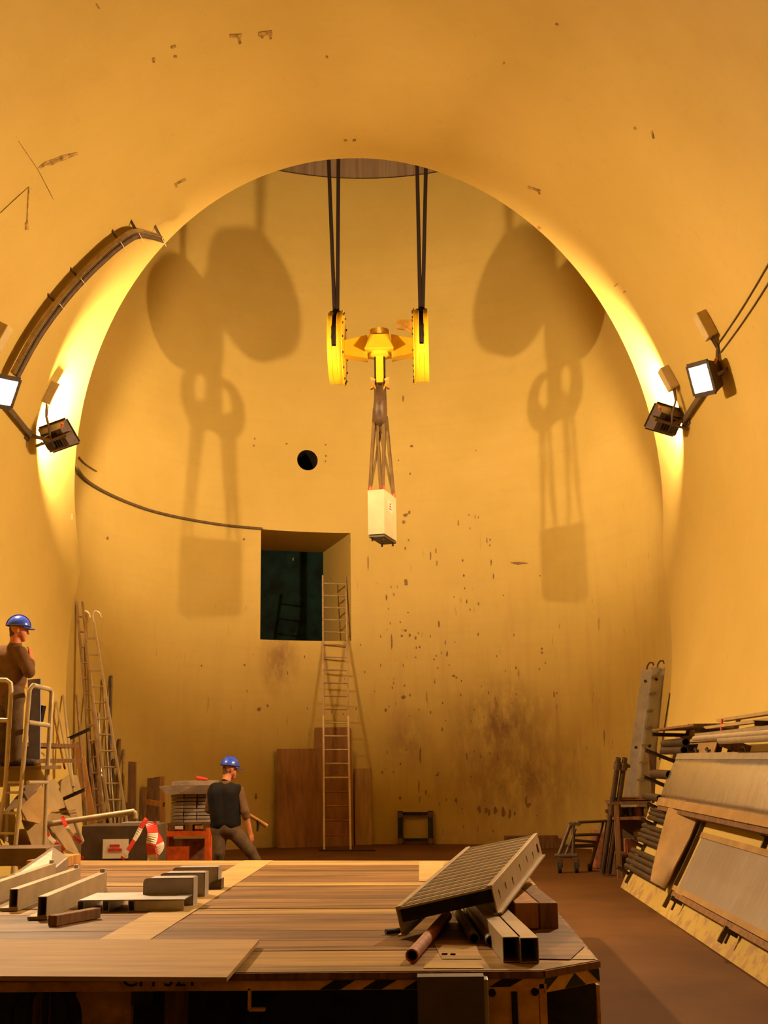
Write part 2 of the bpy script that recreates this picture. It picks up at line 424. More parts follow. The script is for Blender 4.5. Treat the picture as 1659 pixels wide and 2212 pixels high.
# upper shaft of bare concrete
mb = MB(); n = 96; RU = RS+.05
for r, z in ((RS, ZR), (RU, ZR), (RU, 20), (RU, 30), (0.01, 30)):
    for k in range(n): mb.v.append(SP(2*PI*k/n, z, r))
for i in range(4):
    for k in range(n):
        l = (k+1) % n; mb.f.append((i*n+k, i*n+l, (i+1)*n+l, (i+1)*n+k)); mb.m.append(0)
struct(mb, 'wall_upper', 'board_concrete', smooth=40)

# ------------------------------------------------------------------ floodlights on the vault
def basis(n, roll=0):
    z = Vector(n).normalized(); x = Vector((0, 0, 1)).cross(z).normalized(); y = z.cross(x)
    M = Matrix((x, y, z)).transposed().to_4x4(); return M @ Matrix.Rotation(roll, 4, 'Z')
def flood(px, py, y, n, roll, side, label, glow, boxpx):
    p = aty(px, py, y); M = basis(n, roll); t = thing('floodlight', label, 'floodlight', p, M, 'floodlights on the vault')
    L = lambda mb, nm, mt, par=t, **k: mb.build(nm, mt, par, world=False, **k)
    w, h = .235, .205
    mb = MB(); q = lambda a, b, z: [V(-a, -b, z), V(a, -b, z), V(a, b, z), V(-a, b, z)]
    # open pan: outer walls and inner reflector
    o1, o2, i1, i2 = q(w, h, 0), q(w*.72, h*.7, -.17), q(w-.02, h-.02, 0), q(w*.66, h*.62, -.12)
    vs = o1+o2+i1+i2; fs = []
    for k in range(4):
        l = (k+1) % 4; fs += [(k, l, 4+l, 4+k), (k, l, 8+l, 8+k), (8+k, 8+l, 12+l, 12+k)]
    mb.add(vs, fs+[(4, 5, 6, 7), (12, 13, 14, 15)]); body = L(mb, 'housing', 'housing_brown', smooth=0)
    mb = MB()
    for k in range(4):
        a, b = q(w-.012, h-.012, .008)[k], q(w-.012, h-.012, .008)[(k+1) % 4]; mb.bar(a, b, .06, .022, (0, 0, 1))
    L(mb, 'front_frame', 'housing_dark', smooth=0)
    mb = MB(); vs = q(w-.024, h-.024, -.004)+q(w*.64, h*.60, -.113)      # bright reflector lining the pan
    mb.add(vs, [(k, (k+1) % 4, 4+(k+1) % 4, 4+k) for k in range(4)]+[(4, 5, 6, 7)]); L(mb, 'reflector', 'reflector', smooth=0)
    ew, eh, ez = (.24, .2, -.10) if glow == 'glow_near' else (.2, .14, -.052)
    mb = MB(); mb.box((0, 0, ez), (ew, eh, .006)); L(mb, 'lamp_tube', glow, smooth=0)
    mb = MB()
    for k in range(6): mb.box((-.1+.04*k, 0, -.185), (.008, .24, .035))
    L(mb, 'cooling_fins', 'housing_dark', smooth=0)
    mb = MB(); mb.box((-side*.08, .02, -.21), (.12, .2, .06)); L(mb, 'terminal_box', 'housing_dark', smooth=0)
    mb = MB(); mb.tube((w*.62*side, h*.55, -.1), (w*.95*side, h*.95, -.13), .02, 8); L(mb, 'plug', 'orange_plug')
    # stirrup and arm to the wall
    mb = MB(); mb.bar((-w-.02, 0, -.06), (-w-.02, .05, -.28), .008, .04); mb.bar((w+.02, 0, -.06), (w+.02, .05, -.28), .008, .04); mb.bar((-w-.02, .05, -.28), (w+.02, .05, -.28), .04, .008)
    L(mb, 'stirrup', 'bracket_grey', smooth=0)
    R3 = M.to_3x3(); st = p + R3 @ V(0, .05, -.28)
    # nearest wall point outwards
    d = V(st.x-XC, 0, st.z-ZC).normalized(); wp = V(XC, st.y, ZC)+d*RT
    mb = MB(); mb.bar(st, wp, .05, .03, (0, 1, 0)); mb.box(wp-d*.012, (.02, .16, .16), basis(d).to_3x3() @ Matrix.Rotation(PI/2, 3, 'Y')); mb.build('wall_arm', 'bracket_grey', t, smooth=0)
    # ballast box on the wall above
    bp = tun(*boxpx, off=.07); d = V(bp.x-XC, 0, bp.z-ZC).normalized(); tg = V(-d.z, 0, d.x)
    rot = Matrix((V(0, 1, 0), tg, V(0, 1, 0).cross(tg))).transposed()
    mb = MB(); mb.box(bp, (.2, .34, .14), rot); bx = mb.build('ballast_box', 'gear_box', t, smooth=0, bev=.012)
    mb = MB()
    s0 = bp-tg*.17*(1 if tg.z > 0 else -1)
    for k in (-.05, 0, .05):
        a = s0+V(0, k, 0); mb.path([a, a.lerp(st, .35)+d*.04, a.lerp(st, .7)+V(0, k*.6, 0), st+V(0, k*.2, 0)], .012, 6)
    mb.build('supply_cable', 'cable_brown', t)
    return p, wp, bp
fR = flood(1437, 906, 16.5, (-.06, .76, .65), .30, 1, 'floodlight with its dark back turned, high above the rack of aluminium panels', 'glow_far', (1444, 818))
fL = flood(127, 941, 16.4, (.06, .76, .65), -.30, -1, 'floodlight with its dark back turned, where the wall cable to the niche starts', 'glow_far', (114, 852))
nR = flood(1516, 818, 14.15, (-.92, -.28, -.32), -.18, 1, 'floodlight shining along the vault, under two cables that climb the wall', 'glow_near', (1524, 703))
nL = flood(6, 846, 14.15, (.86, -.26, -.46), .18, -1, 'floodlight shining along the vault at the foot of the cable tray', 'glow_near', (0, 728))
for nm, a, b, l in (('conduit', nR, fR, 'straight grey conduit linking the two floodlights below the climbing cables'), ('conduit', nL, fL, 'straight grey conduit linking the two floodlights below the cable tray')):
    pa, pb = a[1], b[1]; d = V(pa.x-XC, 0, pa.z-ZC).normalized()
    mb = MB(); mb.bar(pa-d*.06, pb-d*.06, .07, .03, d); r_ = solo(mb, nm, 'bracket_grey', l, 'conduit', smooth=0)

# ------------------------------------------------------------------ cable tray, cables on the walls
tr = [(22, 800), (62, 715), (112, 640), (160, 585), (205, 545), (255, 516), (300, 506), (350, 517)]
tp = [tun(x, y, .16) for x, y in tr]; tp = [V(p.x, 14.72 if i < 6 else p.y, p.z) for i, p in enumerate(tp)]
def smoothpts(pts, n=6):
    out = []
    for i in range(len(pts)-1):
        p0, p1, p2, p3 = pts[max(i-1, 0)], pts[i], pts[i+1], pts[min(i+2, len(pts)-1)]
        for k in range(n):
            t = k/n; out.append(.5*((2*p1)+(p2-p0)*t+(2*p0-5*p1+4*p2-p3)*t*t+(3*p1-p0-3*p2+p3)*t**3))
    return out+[pts[-1]]
sp = smoothpts(tp)
tray = thing('cable_tray', 'curved cable tray with a thick bundle climbing the vault', 'cable tray', sp[0])
def offs(pts, out, y): # move outwards from the vault axis and along it
    r = []
    for p in pts:
        d = V(p.x-XC, 0, p.z-ZC).normalized(); r.append(p+d*out+V(0, y, 0))
    return r
def ribbon(mb, pts, w, th, y=0, out=0, mi=0):
    P = offs(pts, out, y); b = len(mb.v)
    for p in P:
        d = V(p.x-XC, 0, p.z-ZC).normalized()
        for a, c in ((-w/2, 0), (w/2, 0), (w/2, th), (-w/2, th)): mb.v.append(p+V(0, a, 0)+d*c)
    for i in range(len(P)-1):
        for k in range(4): l = (k+1) % 4; mb.f.append((b+4*i+k, b+4*i+l, b+4*i+4+l, b+4*i+4+k)); mb.m.append(mi)
    mb.f += [(b, b+1, b+2, b+3), tuple(b+4*(len(P)-1)+k for k in range(4))]; mb.m += [mi, mi]
mb = MB(); ribbon(mb, sp, .2, .015, 0, .03); ribbon(mb, sp, .012, .06, -.1, -.02); ribbon(mb, sp, .012, .06, .1, -.02); mb.build('tray', 'cable_tray', tray)
for k, (yy, oo) in enumerate(((-.06, 0), (-.015, -.025), (.03, -.01), (.07, .0))):
    mb = MB(); mb.path(offs(sp, oo, yy), .024, 8); mb.build('cable', 'cable_brown', tray)
for i in (2, 3, 5, 6, 7):
    p = tp[i]; d = V(p.x-XC, 0, p.z-ZC).normalized(); e = tp[i]-tp[i-1]; e = V(e.x, 0, e.z).normalized()
    wpt = V(XC, p.y-.18, ZC)+d*RT
    mb = MB(); mb.bar(p+d*.04, p+d*.04+d*.3-V(0, .34, 0)+e*.04, .04, .012); mb.build('hanger', 'cable_brown', tray, smooth=0)
    mb = MB(); mb.path(offs([p+V(0, -.13, 0), p+V(0, .13, 0)], -.055, 0), .006, 6); mb.build('cable_tie', 'tie_pale', tray)
# grey conduit foot piece of the tray
cp_ = [(148, 973), (163, 1005), (190, 1040), (250, 1074), (330, 1104), (420, 1124), (500, 1136), (566, 1142)]
mb = MB(); mb.path(smoothpts([shaft(x, y, .035) for x, y in cp_], 5), .028, 8)
solo(mb, 'wall_cable', 'cable_brown', 'dark cable sagging across the shaft wall to the niche corner', 'cable')
mb = MB(); mb.path(smoothpts([shaft(x, y, .02) for x, y in ((171, 988), (185, 1003), (208, 1018))], 4), .014, 6)
solo(mb, 'cable_offcut', 'cable_brown', 'short loose end of cable on the wall above the sagging cable', 'cable')
for k, (x0, y0, x1, y1) in enumerate(((1546, 750, 1664, 562), (1556, 762, 1676, 584))):
    mb = MB(); mb.path(smoothpts([tun(x0+(x1-x0)*t/6, y0+(y1-y0)*t/6+6*math.sin(PI*t/6), .012) for t in range(7)], 3), .009, 6)
    solo(mb, 'climbing_cable', 'cable_brown', 'thin paired cable climbing the vault from the shining floodlight', 'cable', 'pair of cables climbing the vault')

# scars and rust marks on the vault, chipped paint on the shaft wall
def mark(parent, pts2, fn, mat, name, th=.006):
    P = [fn(x, y) for x, y in pts2]; c = sum(P, V(0, 0, 0))/len(P)
    inn = (V(XC, c.y, ZC)-c).normalized() if parent is vault else (V(XC, YC, c.z)-c).normalized()
    mb = MB(); mb.prism([p+inn*.001 for p in P], inn*th); return mb.build(name, mat, parent, smooth=0)
def thinpoly(x0, y0, x1, y1, w):
    d = Vector((x1-x0, y1-y0)); n_ = Vector((-d.y, d.x)).normalized()*w/2
    return [(x0+n_.x, y0+n_.y), (x1+n_.x, y1+n_.y), (x1-n_.x, y1-n_.y), (x0-n_.x, y0-n_.y)]
def vm(*a): mark(vault, thinpoly(*a), tun, 'rust_stain', 'rust_stain')
for a in ((497, 77, 522, 76, 7), (516, 77, 519, 94, 5), (559, 74, 588, 69, 9), (583, 72, 585, 84, 5), (565, 76, 567, 82, 5), (370, 102, 380, 99, 6), (376, 121, 382, 122, 5), (329, 128, 335, 125, 5), (330, 133, 334, 132, 4),
          (378, 398, 401, 386, 5), (378, 396, 382, 404, 4), (1140, 403, 1168, 413, 5), (1164, 412, 1166, 419, 4), (743, 303, 750, 303, 4), (762, 303, 769, 302, 4), (1327, 619, 1334, 613, 3), (1347, 632, 1351, 629, 3), (62, 403, 58, 486, 2), (0, 460, 62, 403, .8), (57, 480, 58, 496, 7), (1408, 282, 1412, 299, 4), (1162, 490, 1168, 494, 4),
          (704, 120, 708, 124, 4), (1087, 134, 1090, 137, 4), (1200, 50, 1206, 54, 4), (1370, 274, 1374, 279, 4), (208, 8, 214, 18, 4), (40, 305, 82, 366, 1), (82, 366, 115, 430, .8)):
    vm(*a)
sc = [(82, 362), (95, 350), (104, 346), (118, 342), (135, 334), (150, 332), (166, 328), (168, 333), (155, 338), (140, 345), (124, 350), (112, 356), (98, 357), (88, 364)]
mark(vault, sc, tun, 'rust_stain', 'rust_scar')
mb = MB()
def chip(x, y, w, h, jit=.35):
    n = 8; P = [shaft(x+w/2*math.cos(2*PI*k/n)*(1+random.uniform(-jit, jit)), y+h/2*math.sin(2*PI*k/n)*(1+random.uniform(-jit, jit))) for k in range(n)]
    c = sum(P, V(0, 0, 0))/n; inn = (V(XC, YC, c.z)-c).normalized(); mb.prism([p+inn*.002 for p in P], inn*.004)
for a in ((548, 963, 5, 6), (550, 948, 4, 5), (619, 959, 5, 4), (703, 961, 4, 4), (704, 985, 4, 4), (703, 997, 4, 4), (889, 964, 7, 6), (871, 860, 4, 14), (876, 1113, 11, 9), (884, 1107, 6, 10), (872, 1128, 7, 7), (876, 1185, 4, 8), (877, 1258, 9, 14), (795, 1216, 3, 26), (835, 1290, 4, 14), (944, 1216, 3, 14), (876, 1362, 7, 6), (868, 1374, 5, 5), (846, 1388, 4, 34), (885, 1372, 5, 8),
          (872, 1506, 11, 9), (833, 1534, 6, 6), (1171, 1401, 6, 6), (1171, 1410, 6, 6), (1002, 1243, 4, 6), (966, 1412, 5, 12), (948, 1348, 4, 18), (560, 1532, 9, 10), (578, 1525, 5, 6), (527, 1165, 6, 5), (232, 1163, 5, 8), (528, 1437, 5, 6), (435, 1438, 4, 4), (553, 1720, 6, 14), (1137, 1728, 5, 22), (1142, 1740, 10, 9), (980, 1460, 7, 6), (986, 1464, 5, 5),
          (981, 1290, 3, 4), (990, 1130, 3, 12), (942, 1190, 3, 14), (930, 1200, 3, 20), (1052, 1168, 3, 14), (1061, 1215, 3, 16), (1066, 1245, 3, 16), (1120, 1217, 40, 5), (822, 1437, 3, 9), (1197, 1500, 3, 14), (1036, 1748, 7, 16), (1050, 1750, 6, 14), (1056, 1756, 5, 16), (1070, 1752, 9, 16), (1087, 1756, 9, 22), (1101, 1757, 6, 20), (1112, 1757, 4, 12), (155, 1116, 5, 16), (908, 1630, 4, 40), (905, 1700, 3, 30), (864, 1724, 6, 8), (920, 1712, 4, 12), (945, 1675, 8, 5)):
    chip(*a)
for _ in range(130):
    chip(random.gauss(900, 150), random.gauss(1480, 190), random.uniform(1.5, 4), random.uniform(3, 9))
o = mb.build('paint_chips', 'chip_dark', wall_back, smooth=0); o['kind'] = 'stuff'

# ------------------------------------------------------------------ crane hook block
HX, HY = -.77, 20.27
hb = lambda px, py, y=HY: aty(px, py, y)
blk = thing('crane_hook_block', 'yellow two-sheave crane hook block with a ramshorn hook', 'hook block', (HX, HY, hb(822, 745).z))
zs = hb(727, 753).z; SR = .66
for sgn, cx in ((-1, hb(727, 755).x), (1, hb(911, 755).x)):
    out = sgn
    for k in (-1, 1):
        mb = MB(); x0 = cx+k*.082
        mb.disc((x0, HY, zs), (1, 0, 0), SR, .085, 48); mb.build('sheave_cover', 'crane_yellow', blk, bev=.012)
    mb = MB()    # rim plate closing the groove all round but the top front
    n = 36
    for i in range(n):
        a0_, a1_ = math.radians(-188+172*i/n), math.radians(-188+172*(i+1)/n)
        q = lambda a, r: V(0, -math.cos(a)*r, math.sin(a)*r)
        c0 = V(cx, HY, zs); hx = V(.04, 0, 0)
        mb.hexa([c0+q(a0_, SR-.05)-hx, c0+q(a0_, SR-.05)+hx, c0+q(a1_, SR-.05)+hx, c0+q(a1_, SR-.05)-hx], [c0+q(a0_, SR-.004)-hx, c0+q(a0_, SR-.004)+hx, c0+q(a1_, SR-.004)+hx, c0+q(a1_, SR-.004)-hx])
    mb.build('rim_plate', 'crane_yellow', blk, smooth=30)
    mb = MB(); mb.disc((cx, HY, zs), (1, 0, 0), SR-.08, .07, 40); mb.build('sheave', 'dark_rope', blk)
    fx = cx-sgn*.135
    mb = MB(); mb.disc((fx, HY, zs), (1, 0, 0), SR+.03, .02, 48); fl = mb.build('flange', 'crane_yellow', blk)
    for k in range(14):
        a = 2*PI*k/14; c = V(fx-sgn*.018, HY+math.cos(a)*(SR-.02), zs+math.sin(a)*(SR-.02))
        mb = MB(); mb.tube(c-V(.015, 0, 0), c+V(.015, 0, 0), .02, 6); mb.build('bolt', 'hook_brown', fl)
    mb = MB(); mb.box((cx+sgn*.01, HY-.02, zs+SR-.0), (.2, .16, .06)); mb.build('rope_guide', 'black_steel', blk, smooth=0)
# small arm on the right sheave
a, b = hb(857, 705), hb(890, 705); h0 = .09
mb = MB(); mb.prism([V(a.x, HY-.1, a.z+h0), V(b.x, HY-.1, a.z+h0), V(b.x, HY-.1, a.z-.14), V(b.x-.1, HY-.1, a.z-.07), V(a.x, HY-.1, a.z-.05)], (0, .12, 0)); mb.build('stop_arm', 'worn_yellow', blk, smooth=0)
# crossbeam
cz = hb(822, 752).z; xl, xr = hb(744, 752).x, hb(893, 752).x; xm = hb(820, 752).x
for s_, xe in ((-1, xl), (1, xr)):
    xa = xm+s_*.22
    pts = lambda yy, kk: [V(xe, HY+yy, cz-.15*kk), V(xa, HY+yy, cz-.23*kk), V(xa, HY+yy, cz+.22*kk), V(xe, HY+yy, cz+.13*kk)]
    mb = MB(); mb.hexa(pts(-.13, 1), pts(.13, 1)); mb.build('crossbeam_arm', 'crane_yellow', blk, smooth=0, bev=.01)
mb = MB(); mb.hexa([V(xm-.27, HY-.3, cz-.11), V(xm+.27, HY-.3, cz-.11), V(xm+.26, HY+.3, cz-.11), V(xm-.26, HY+.3, cz-.11)], [V(xm-.17, HY-.22, cz+.2), V(xm+.17, HY-.22, cz+.2), V(xm+.2, HY+.24, cz+.2), V(xm-.2, HY+.24, cz+.2)]); mb.build('centre_casting', 'crane_yellow', blk, smooth=0, bev=.015)
mb = MB(); mb.tube((xm, HY, cz+.19), (xm, HY, hb(818, 714).z), .175, 32); mb.build('bearing_cap', 'worn_yellow', blk)
mb = MB(); mb.path([V(xm, HY, cz-.11), V(xm, HY, cz-.17), V(xm, HY, cz-.19)], [.19, .19, .13], 28); mb.build('swivel_collar', 'crane_yellow', blk)
zb = hb(820, 830).z
mb = MB(); mb.box((xm, HY, (cz-.15+zb)/2), (.2, .16, cz-.15-zb)); mb.build('shank', 'black_steel', blk, smooth=0, bev=.01)
mb = MB(); mb.box((xm, HY-.09, (cz-.15+zb)/2), (.135, .05, cz-.16-zb)); mb.build('shank_plate', 'crane_yellow', blk, smooth=0, bev=.008)
for s_ in (-1, 1):
    mb = MB(); mb.prism([V(xm+s_*.08, HY-.13, zb+.06), V(xm+s_*.17, HY-.13, zb+.1), V(xm+s_*.15, HY-.13, zb-.03), V(xm+s_*.17, HY-.13, zb-.12), V(xm+s_*.12, HY-.13, zb-.1), V(xm+s_*.1, HY-.13, zb-.02)], (0, .1, 0)); mb.build('latch_bracket', 'worn_yellow', blk, smooth=0)
    mb = MB(); mb.path([V(xm+s_*.12, HY-.15, zb-.02), V(xm+s_*.04, HY-.22, zb-.2)], .018, 6); mb.build('safety_latch', 'worn_yellow', blk)
    mb = MB(); mb.tube(V(xm+s_*.12, HY-.16, zb), V(xm+s_*.12, HY-.1, zb), .025, 8); mb.build('latch_pin', 'alu', blk)
# ramshorn hook in the plane across the view
hk = []
zh = hb(822, 925).z
mb = MB(); mb.path([V(xm, HY, zb+.05), V(xm, HY, zb-.1), V(xm, HY, zh+.28), V(xm, HY, zh+.08)], [.10, .11, .12, .10], 14)
for s_ in (-1, 1):
    pts = [V(xm, HY, zh+.13)]
    for k in range(15):
        a = math.radians(-110+k*17.5); r = .25
        pts.append(V(xm, HY+s_*(.23+r*math.cos(a)*.92), zh+.37+r*math.sin(a)*1.15))
    rs = [.1]+[.115-.075*max(0, k-4)/10 for k in range(15)]
    mb.path(pts, rs, 12)
mb.build('ramshorn_hook', 'hook_brown', blk)
# ropes: four hoist ropes into the shaft
for (x0, y0, x1, y1, lab) in ((710, 345, 723, 680, 'slanting hoist rope into the sheave without a stop arm'), (731, 341, 729, 680, 'upright hoist rope into the sheave without a stop arm'), (901, 357, 908, 678, 'inner hoist rope into the sheave with the stop arm'), (920, 361, 913, 678, 'outer hoist rope into the sheave with the stop arm')):
    t0, t1 = hb(x0, y0), hb(x1, y1); d = (t0-t1)/(t0.z-t1.z); top = t1+d*(29.9-t1.z); bot = t1-d*.0
    tx = bot.x; zb2 = zs+.3
    mb = MB(); mb.path([top, t0, bot+V(0, -.0, 0), V(tx, HY-.3, zs+SR*.75), V(tx, HY-SR+.05, zs+.16), V(tx, HY-SR+.03, zs-.02), V(tx, HY-SR+.06, zs-.14)], .036, 10)
    solo(mb, 'hoist_rope', 'dark_rope', lab, 'rope', 'hoist ropes', base=bot)

# ------------------------------------------------------------------ suspended box with slings
BW, BD, BH = .30, .78, .83; ang = -math.radians(14)
bc = hb(826, 1118, HY); bz0 = aty(814, 1160, HY-.35).z; bz1 = bz0+BH
Mb = Matrix.Rotation(ang, 4, 'Z'); cbase = V(bc.x-.0, HY-.02, bz0)
sb = thing('suspended_box', 'white steel box hanging from slings under the crane hook', 'box', cbase, Mb)
bl = lambda mb, nm, mt, par=sb, **k: mb.build(nm, mt, par, world=False, **k)
mb = MB(); mb.box((0, 0, BH/2+.02), (BW, BD, BH-.04)); bl(mb, 'body', 'box_white', smooth=0, bev=.008)
mb = MB(); mb.box((0, 0, .01), (BW-.02, BD-.02, .03)); bl(mb, 'base_plate', 'plate_grey', smooth=0)
for x, y in ((-.1, -.3), (.1, -.3), (-.1, .3), (.1, .3)):
    mb = MB(); mb.tube((x, y, -.06), (x, y, .01), .018, 8); bl(mb, 'foot', 'black_steel')
mb = MB(); mb.prism([V(BW/2+.001, -.16, .50), V(BW/2+.001, .12, .47), V(BW/2+.001, .12, .66), V(BW/2+.001, -.16, .69)], (.003, 0, 0)); lb = bl(mb, 'label_sheet', 'paper', smooth=0)
mb = MB()
for k in range(3): mb.box((BW/2+.006, -.02, .545+.045*k), (.003, .13-.02*k, .02))
bl(mb, 'label_print', 'red_ink', lb, smooth=0)
R3 = Mb.to_3x3(); eyes = []
for x, y in ((-.12, -.34), (.12, -.34), (.12, .34), (-.12, .34)):
    w_ = cbase + R3 @ V(x, y, BH+.05); eyes.append(w_)
    mb = MB(); pts = [V(x+.028*math.cos(a), y, BH+.035+.045*math.sin(a)) for a in [2*PI*k/12 for k in range(12)]]
    mb.path(pts, .012, 7, closed=True); bl(mb, 'shackle', 'red_paint')
horn = [V(xm, HY-.24, zh+.22), V(xm, HY+.24, zh+.22)]
k = 0
for i, e in enumerate(eyes):
    hn = horn[0] if i < 2 else horn[1]
    sx = -.085 if i in (0, 3) else .085
    mb = MB()
    for o_ in (-.05, .05):
        mb.bar(hn+V(sx+o_*.3, o_*.6, .08), e+V(o_*.05, 0, .03), .05, .012, (0, 1, 0))
    mb.bar(hn+V(sx, 0, .08), hn+V(0, 0, .16 if 0 else -.02), .05, .02)
    solo(mb, 'lifting_sling', 'sling_olive', 'olive webbing sling from the crane hook to a box shackle', 'sling', 'lifting slings', smooth=0)
# crossed doubled legs
for i, j in ((0, 1), (1, 0), (2, 3), (3, 2)):
    e = eyes[i]; hn = (horn[0] if i < 2 else horn[1]); sx = -.07 if j in (0, 3) else .07
    mb = MB(); mb.bar(hn+V(sx, .03, .02), e+V(.02*(1 if sx > 0 else -1), .0, .03), .045, .012, (0, 1, 0))
    solo(mb, 'lifting_sling', 'sling_olive', 'olive webbing sling from the crane hook to a box shackle', 'sling', 'lifting slings', smooth=0)

# ------------------------------------------------------------------ ladder to the niche, boards, frame on the far side
def chord(pxa, pxb, z, off):     # straight line close to the shaft wall between two pixel columns
    a, b = shaft(pxa, 1824, off), shaft(pxb, 1824, off); return V(a.x, a.y, z), V(b.x, b.y, z)
fl_, fr_ = atz(700, 1836, 0), atz(758, 1836, 0); fy = (fl_.y+fr_.y)/2
sill_y = shaft(725, 1384).y-.06; slope = (sill_y-fy)/WZ0; nrm = V(0, 1, -slope).normalized()
lad = thing('access_ladder', 'tall leaning ladder reaching up into the wall niche', 'ladder', (fl_.x, fy, 0))
tl, trr = atplane(697, 1243, (0, fy, 0), nrm), atplane(747, 1245, (0, fy, 0), nrm)
lb_, rb_ = atplane(700.5, 1836, (0, fy, 0), nrm), atplane(757.5, 1836, (0, fy, 0), nrm)
lb_.z = rb_.z = 0.0
for a, b in ((lb_, tl), (rb_, trr)):
    m_ = a.lerp(b, .46)
    mb = MB(); mb.bar(a, m_, .035, .07, nrm); mb.build('lower_rail', 'ladder_metal', lad, smooth=0)
    mb = MB(); mb.bar(m_+nrm*.02, b+nrm*.02, .032, .06, nrm); mb.build('upper_rail', 'ladder_brown', lad, smooth=0)
L_ = (tl-lb_).length; k = 1
while k*.285 < L_-.1:
    t = k*.285/L_; a, b = lb_.lerp(tl, t), rb_.lerp(trr, t)
    mb = MB(); mb.tube(a, b, .016, 8); mb.build('rung', 'ladder_red' if k in (1, 2, 3, 4) else ('ladder_metal' if k < 10 else 'ladder_brown'), lad); k += 1
a, b = atz(690, 1838, 0), atz(812, 1838, 0)
mb = MB(); mb.bar(a+V(0, -.06, .015), b+V(0, -.06, .015), .06, .03); solo(mb, 'floor_batten', 'black_steel', 'dark batten on the floor at the ladder foot', 'batten', smooth=0)

def lean_board(name, pxl, pxr, pytop, mat, label, off, th=.022, chop=.0, group=None, lmax=9):
    a, b = chord(pxl, pxr, 0, off); d = (b-a).normalized(); n_ = V(-d.y, d.x, 0)
    if n_.y < 0: n_ = -n_
    mid = (a+b)/2; ztop = aty((pxl+pxr)/2, pytop, mid.y+.05).z
    # lean the top onto the wall
    wa, wb = shaft(pxl, 1824).y-a.y, shaft(pxr, 1824).y-b.y
    lean = n_*min(lmax, max(0, min(wa, wb)-th-.01)); u = V(0, 0, ztop)+lean
    P = [a, b, b+u-V(0, 0, chop), b+u-d*chop, a+u+d*chop, a+u-V(0, 0, chop)] if chop else [a, b, b+u, a+u]
    mb = MB(); mb.prism(P, n_*th); return solo(mb, name, mat, label, 'board', group, base=mid, smooth=0)
lean_board('plywood_board', 681, 762, 1571, 'plywood_brown', 'tall brown plywood board directly behind the ladder', .13, chop=.03)
lean_board('plywood_board', 599, 764, 1617, 'plywood_brown', 'wide brown plywood board leaning on the wall left of the ladder', .24, lmax=.09)
lean_board('plywood_board', 767, 804, 1660, 'plywood_tan', 'narrow light plywood strip standing right of the ladder', .10)
# black square frame
a, b = chord(860, 936, 0, .12); d = (b-a).normalized(); ztop = aty(898, 1752, a.y).z; Wd = (b-a).length; n_ = V(-d.y, d.x, 0)
fr = thing('square_stand', 'black square steel frame leaning on the shaft wall', 'frame', (a+b)/2)
u = V(0, .06, ztop).normalized(); Lh = ztop/u.z; bw = .10
for nm, p, q in (('side_bar', a+d*bw/2, a+d*bw/2+u*Lh), ('side_bar', b-d*bw/2, b-d*bw/2+u*Lh), ('cross_bar', a+u*.09, b+u*.09), ('cross_bar', a+u*(Lh-.05), b+u*(Lh-.05))):
    mb = MB(); mb.bar(p, q, bw, .06, n_ if nm == 'side_bar' else (0, 0, 1)); mb.build(nm, 'hazard_black', fr, smooth=0)
for p in (a+d*.05+u*.07, b-d*.05+u*.07, a+d*.05+u*(Lh-.07), b-d*.05+u*(Lh-.07)):
    mb = MB(); mb.tube(p-V(0, .07, 0), p-V(0, -.02, 0), .06, 14); mb.build('corner_roller', 'hook_brown', fr)
# dark beam on the floor by the wall
a, b = atz(1120, 1834, 0), atz(1203, 1834, 0); hgt = aty(1170, 1806, a.y).z
mb = MB(); mb.box(((a.x+b.x)/2-.1, a.y+.14, hgt/2), (b.x-a.x+.3, .22, hgt)); solo(mb, 'timber_beam', 'wood_dark', 'short dark timber beam lying on the floor against the far wall', 'beam', smooth=0, bev=.01)

# ------------------------------------------------------------------ load platform (deck) in the foreground
DZ = .70
K = lambda x, y, z=DZ: atz(x, y, z)
XL, XR, YF = -3.95, .82, 6.0
deck = thing('load_platform', 'low yellow steel load platform with a worn plank deck and hazard stripes', 'platform', ((XL+XR)/2, 9.2, 0))
py_ = [2094, 2053, 2031, 2009, 1986, 1973, 1961, 1940, 1925, 1913, 1905, 1893, 1880, 1869, 1859]
ms = ['deck_pale', 'deck_mid', 'deck_brown', 'deck_mid', 'deck_brown', 'deck_pale', 'deck_mid', 'deck_brown', 'deck_mid', 'deck_pale', 'deck_brown', 'deck_mid', 'deck_brown', 'deck_pale']
ys = [K(700, p).y for p in py_]; ys[0] = YF+.01
YB = ys[-1]
def yl(y, x): return y + (-.13*(y-6)/6.3)*(x-K(700, 1900).x)
for i, m_ in enumerate(ms):
    y0, y1 = ys[i]+.007, ys[i+1]-.007; zt = DZ-random.uniform(0, .004); xr0 = xr1 = XR
    P = [V(XL, yl(y0, XL), zt), V(xr0, yl(y0, xr0), zt), V(xr1, yl(y1, xr1), zt), V(XL, yl(y1, XL), zt)]
    if i == 0: P = [V(XL, YF, zt), V(.52, YF, zt), V(.82, 6.27, zt), V(XR, yl(y1, XR), zt), V(XL, yl(y1, XL), zt)]
    mb = MB(); mb.prism(P, (0, 0, -.04)); mb.build('plank', m_, deck, smooth=0)
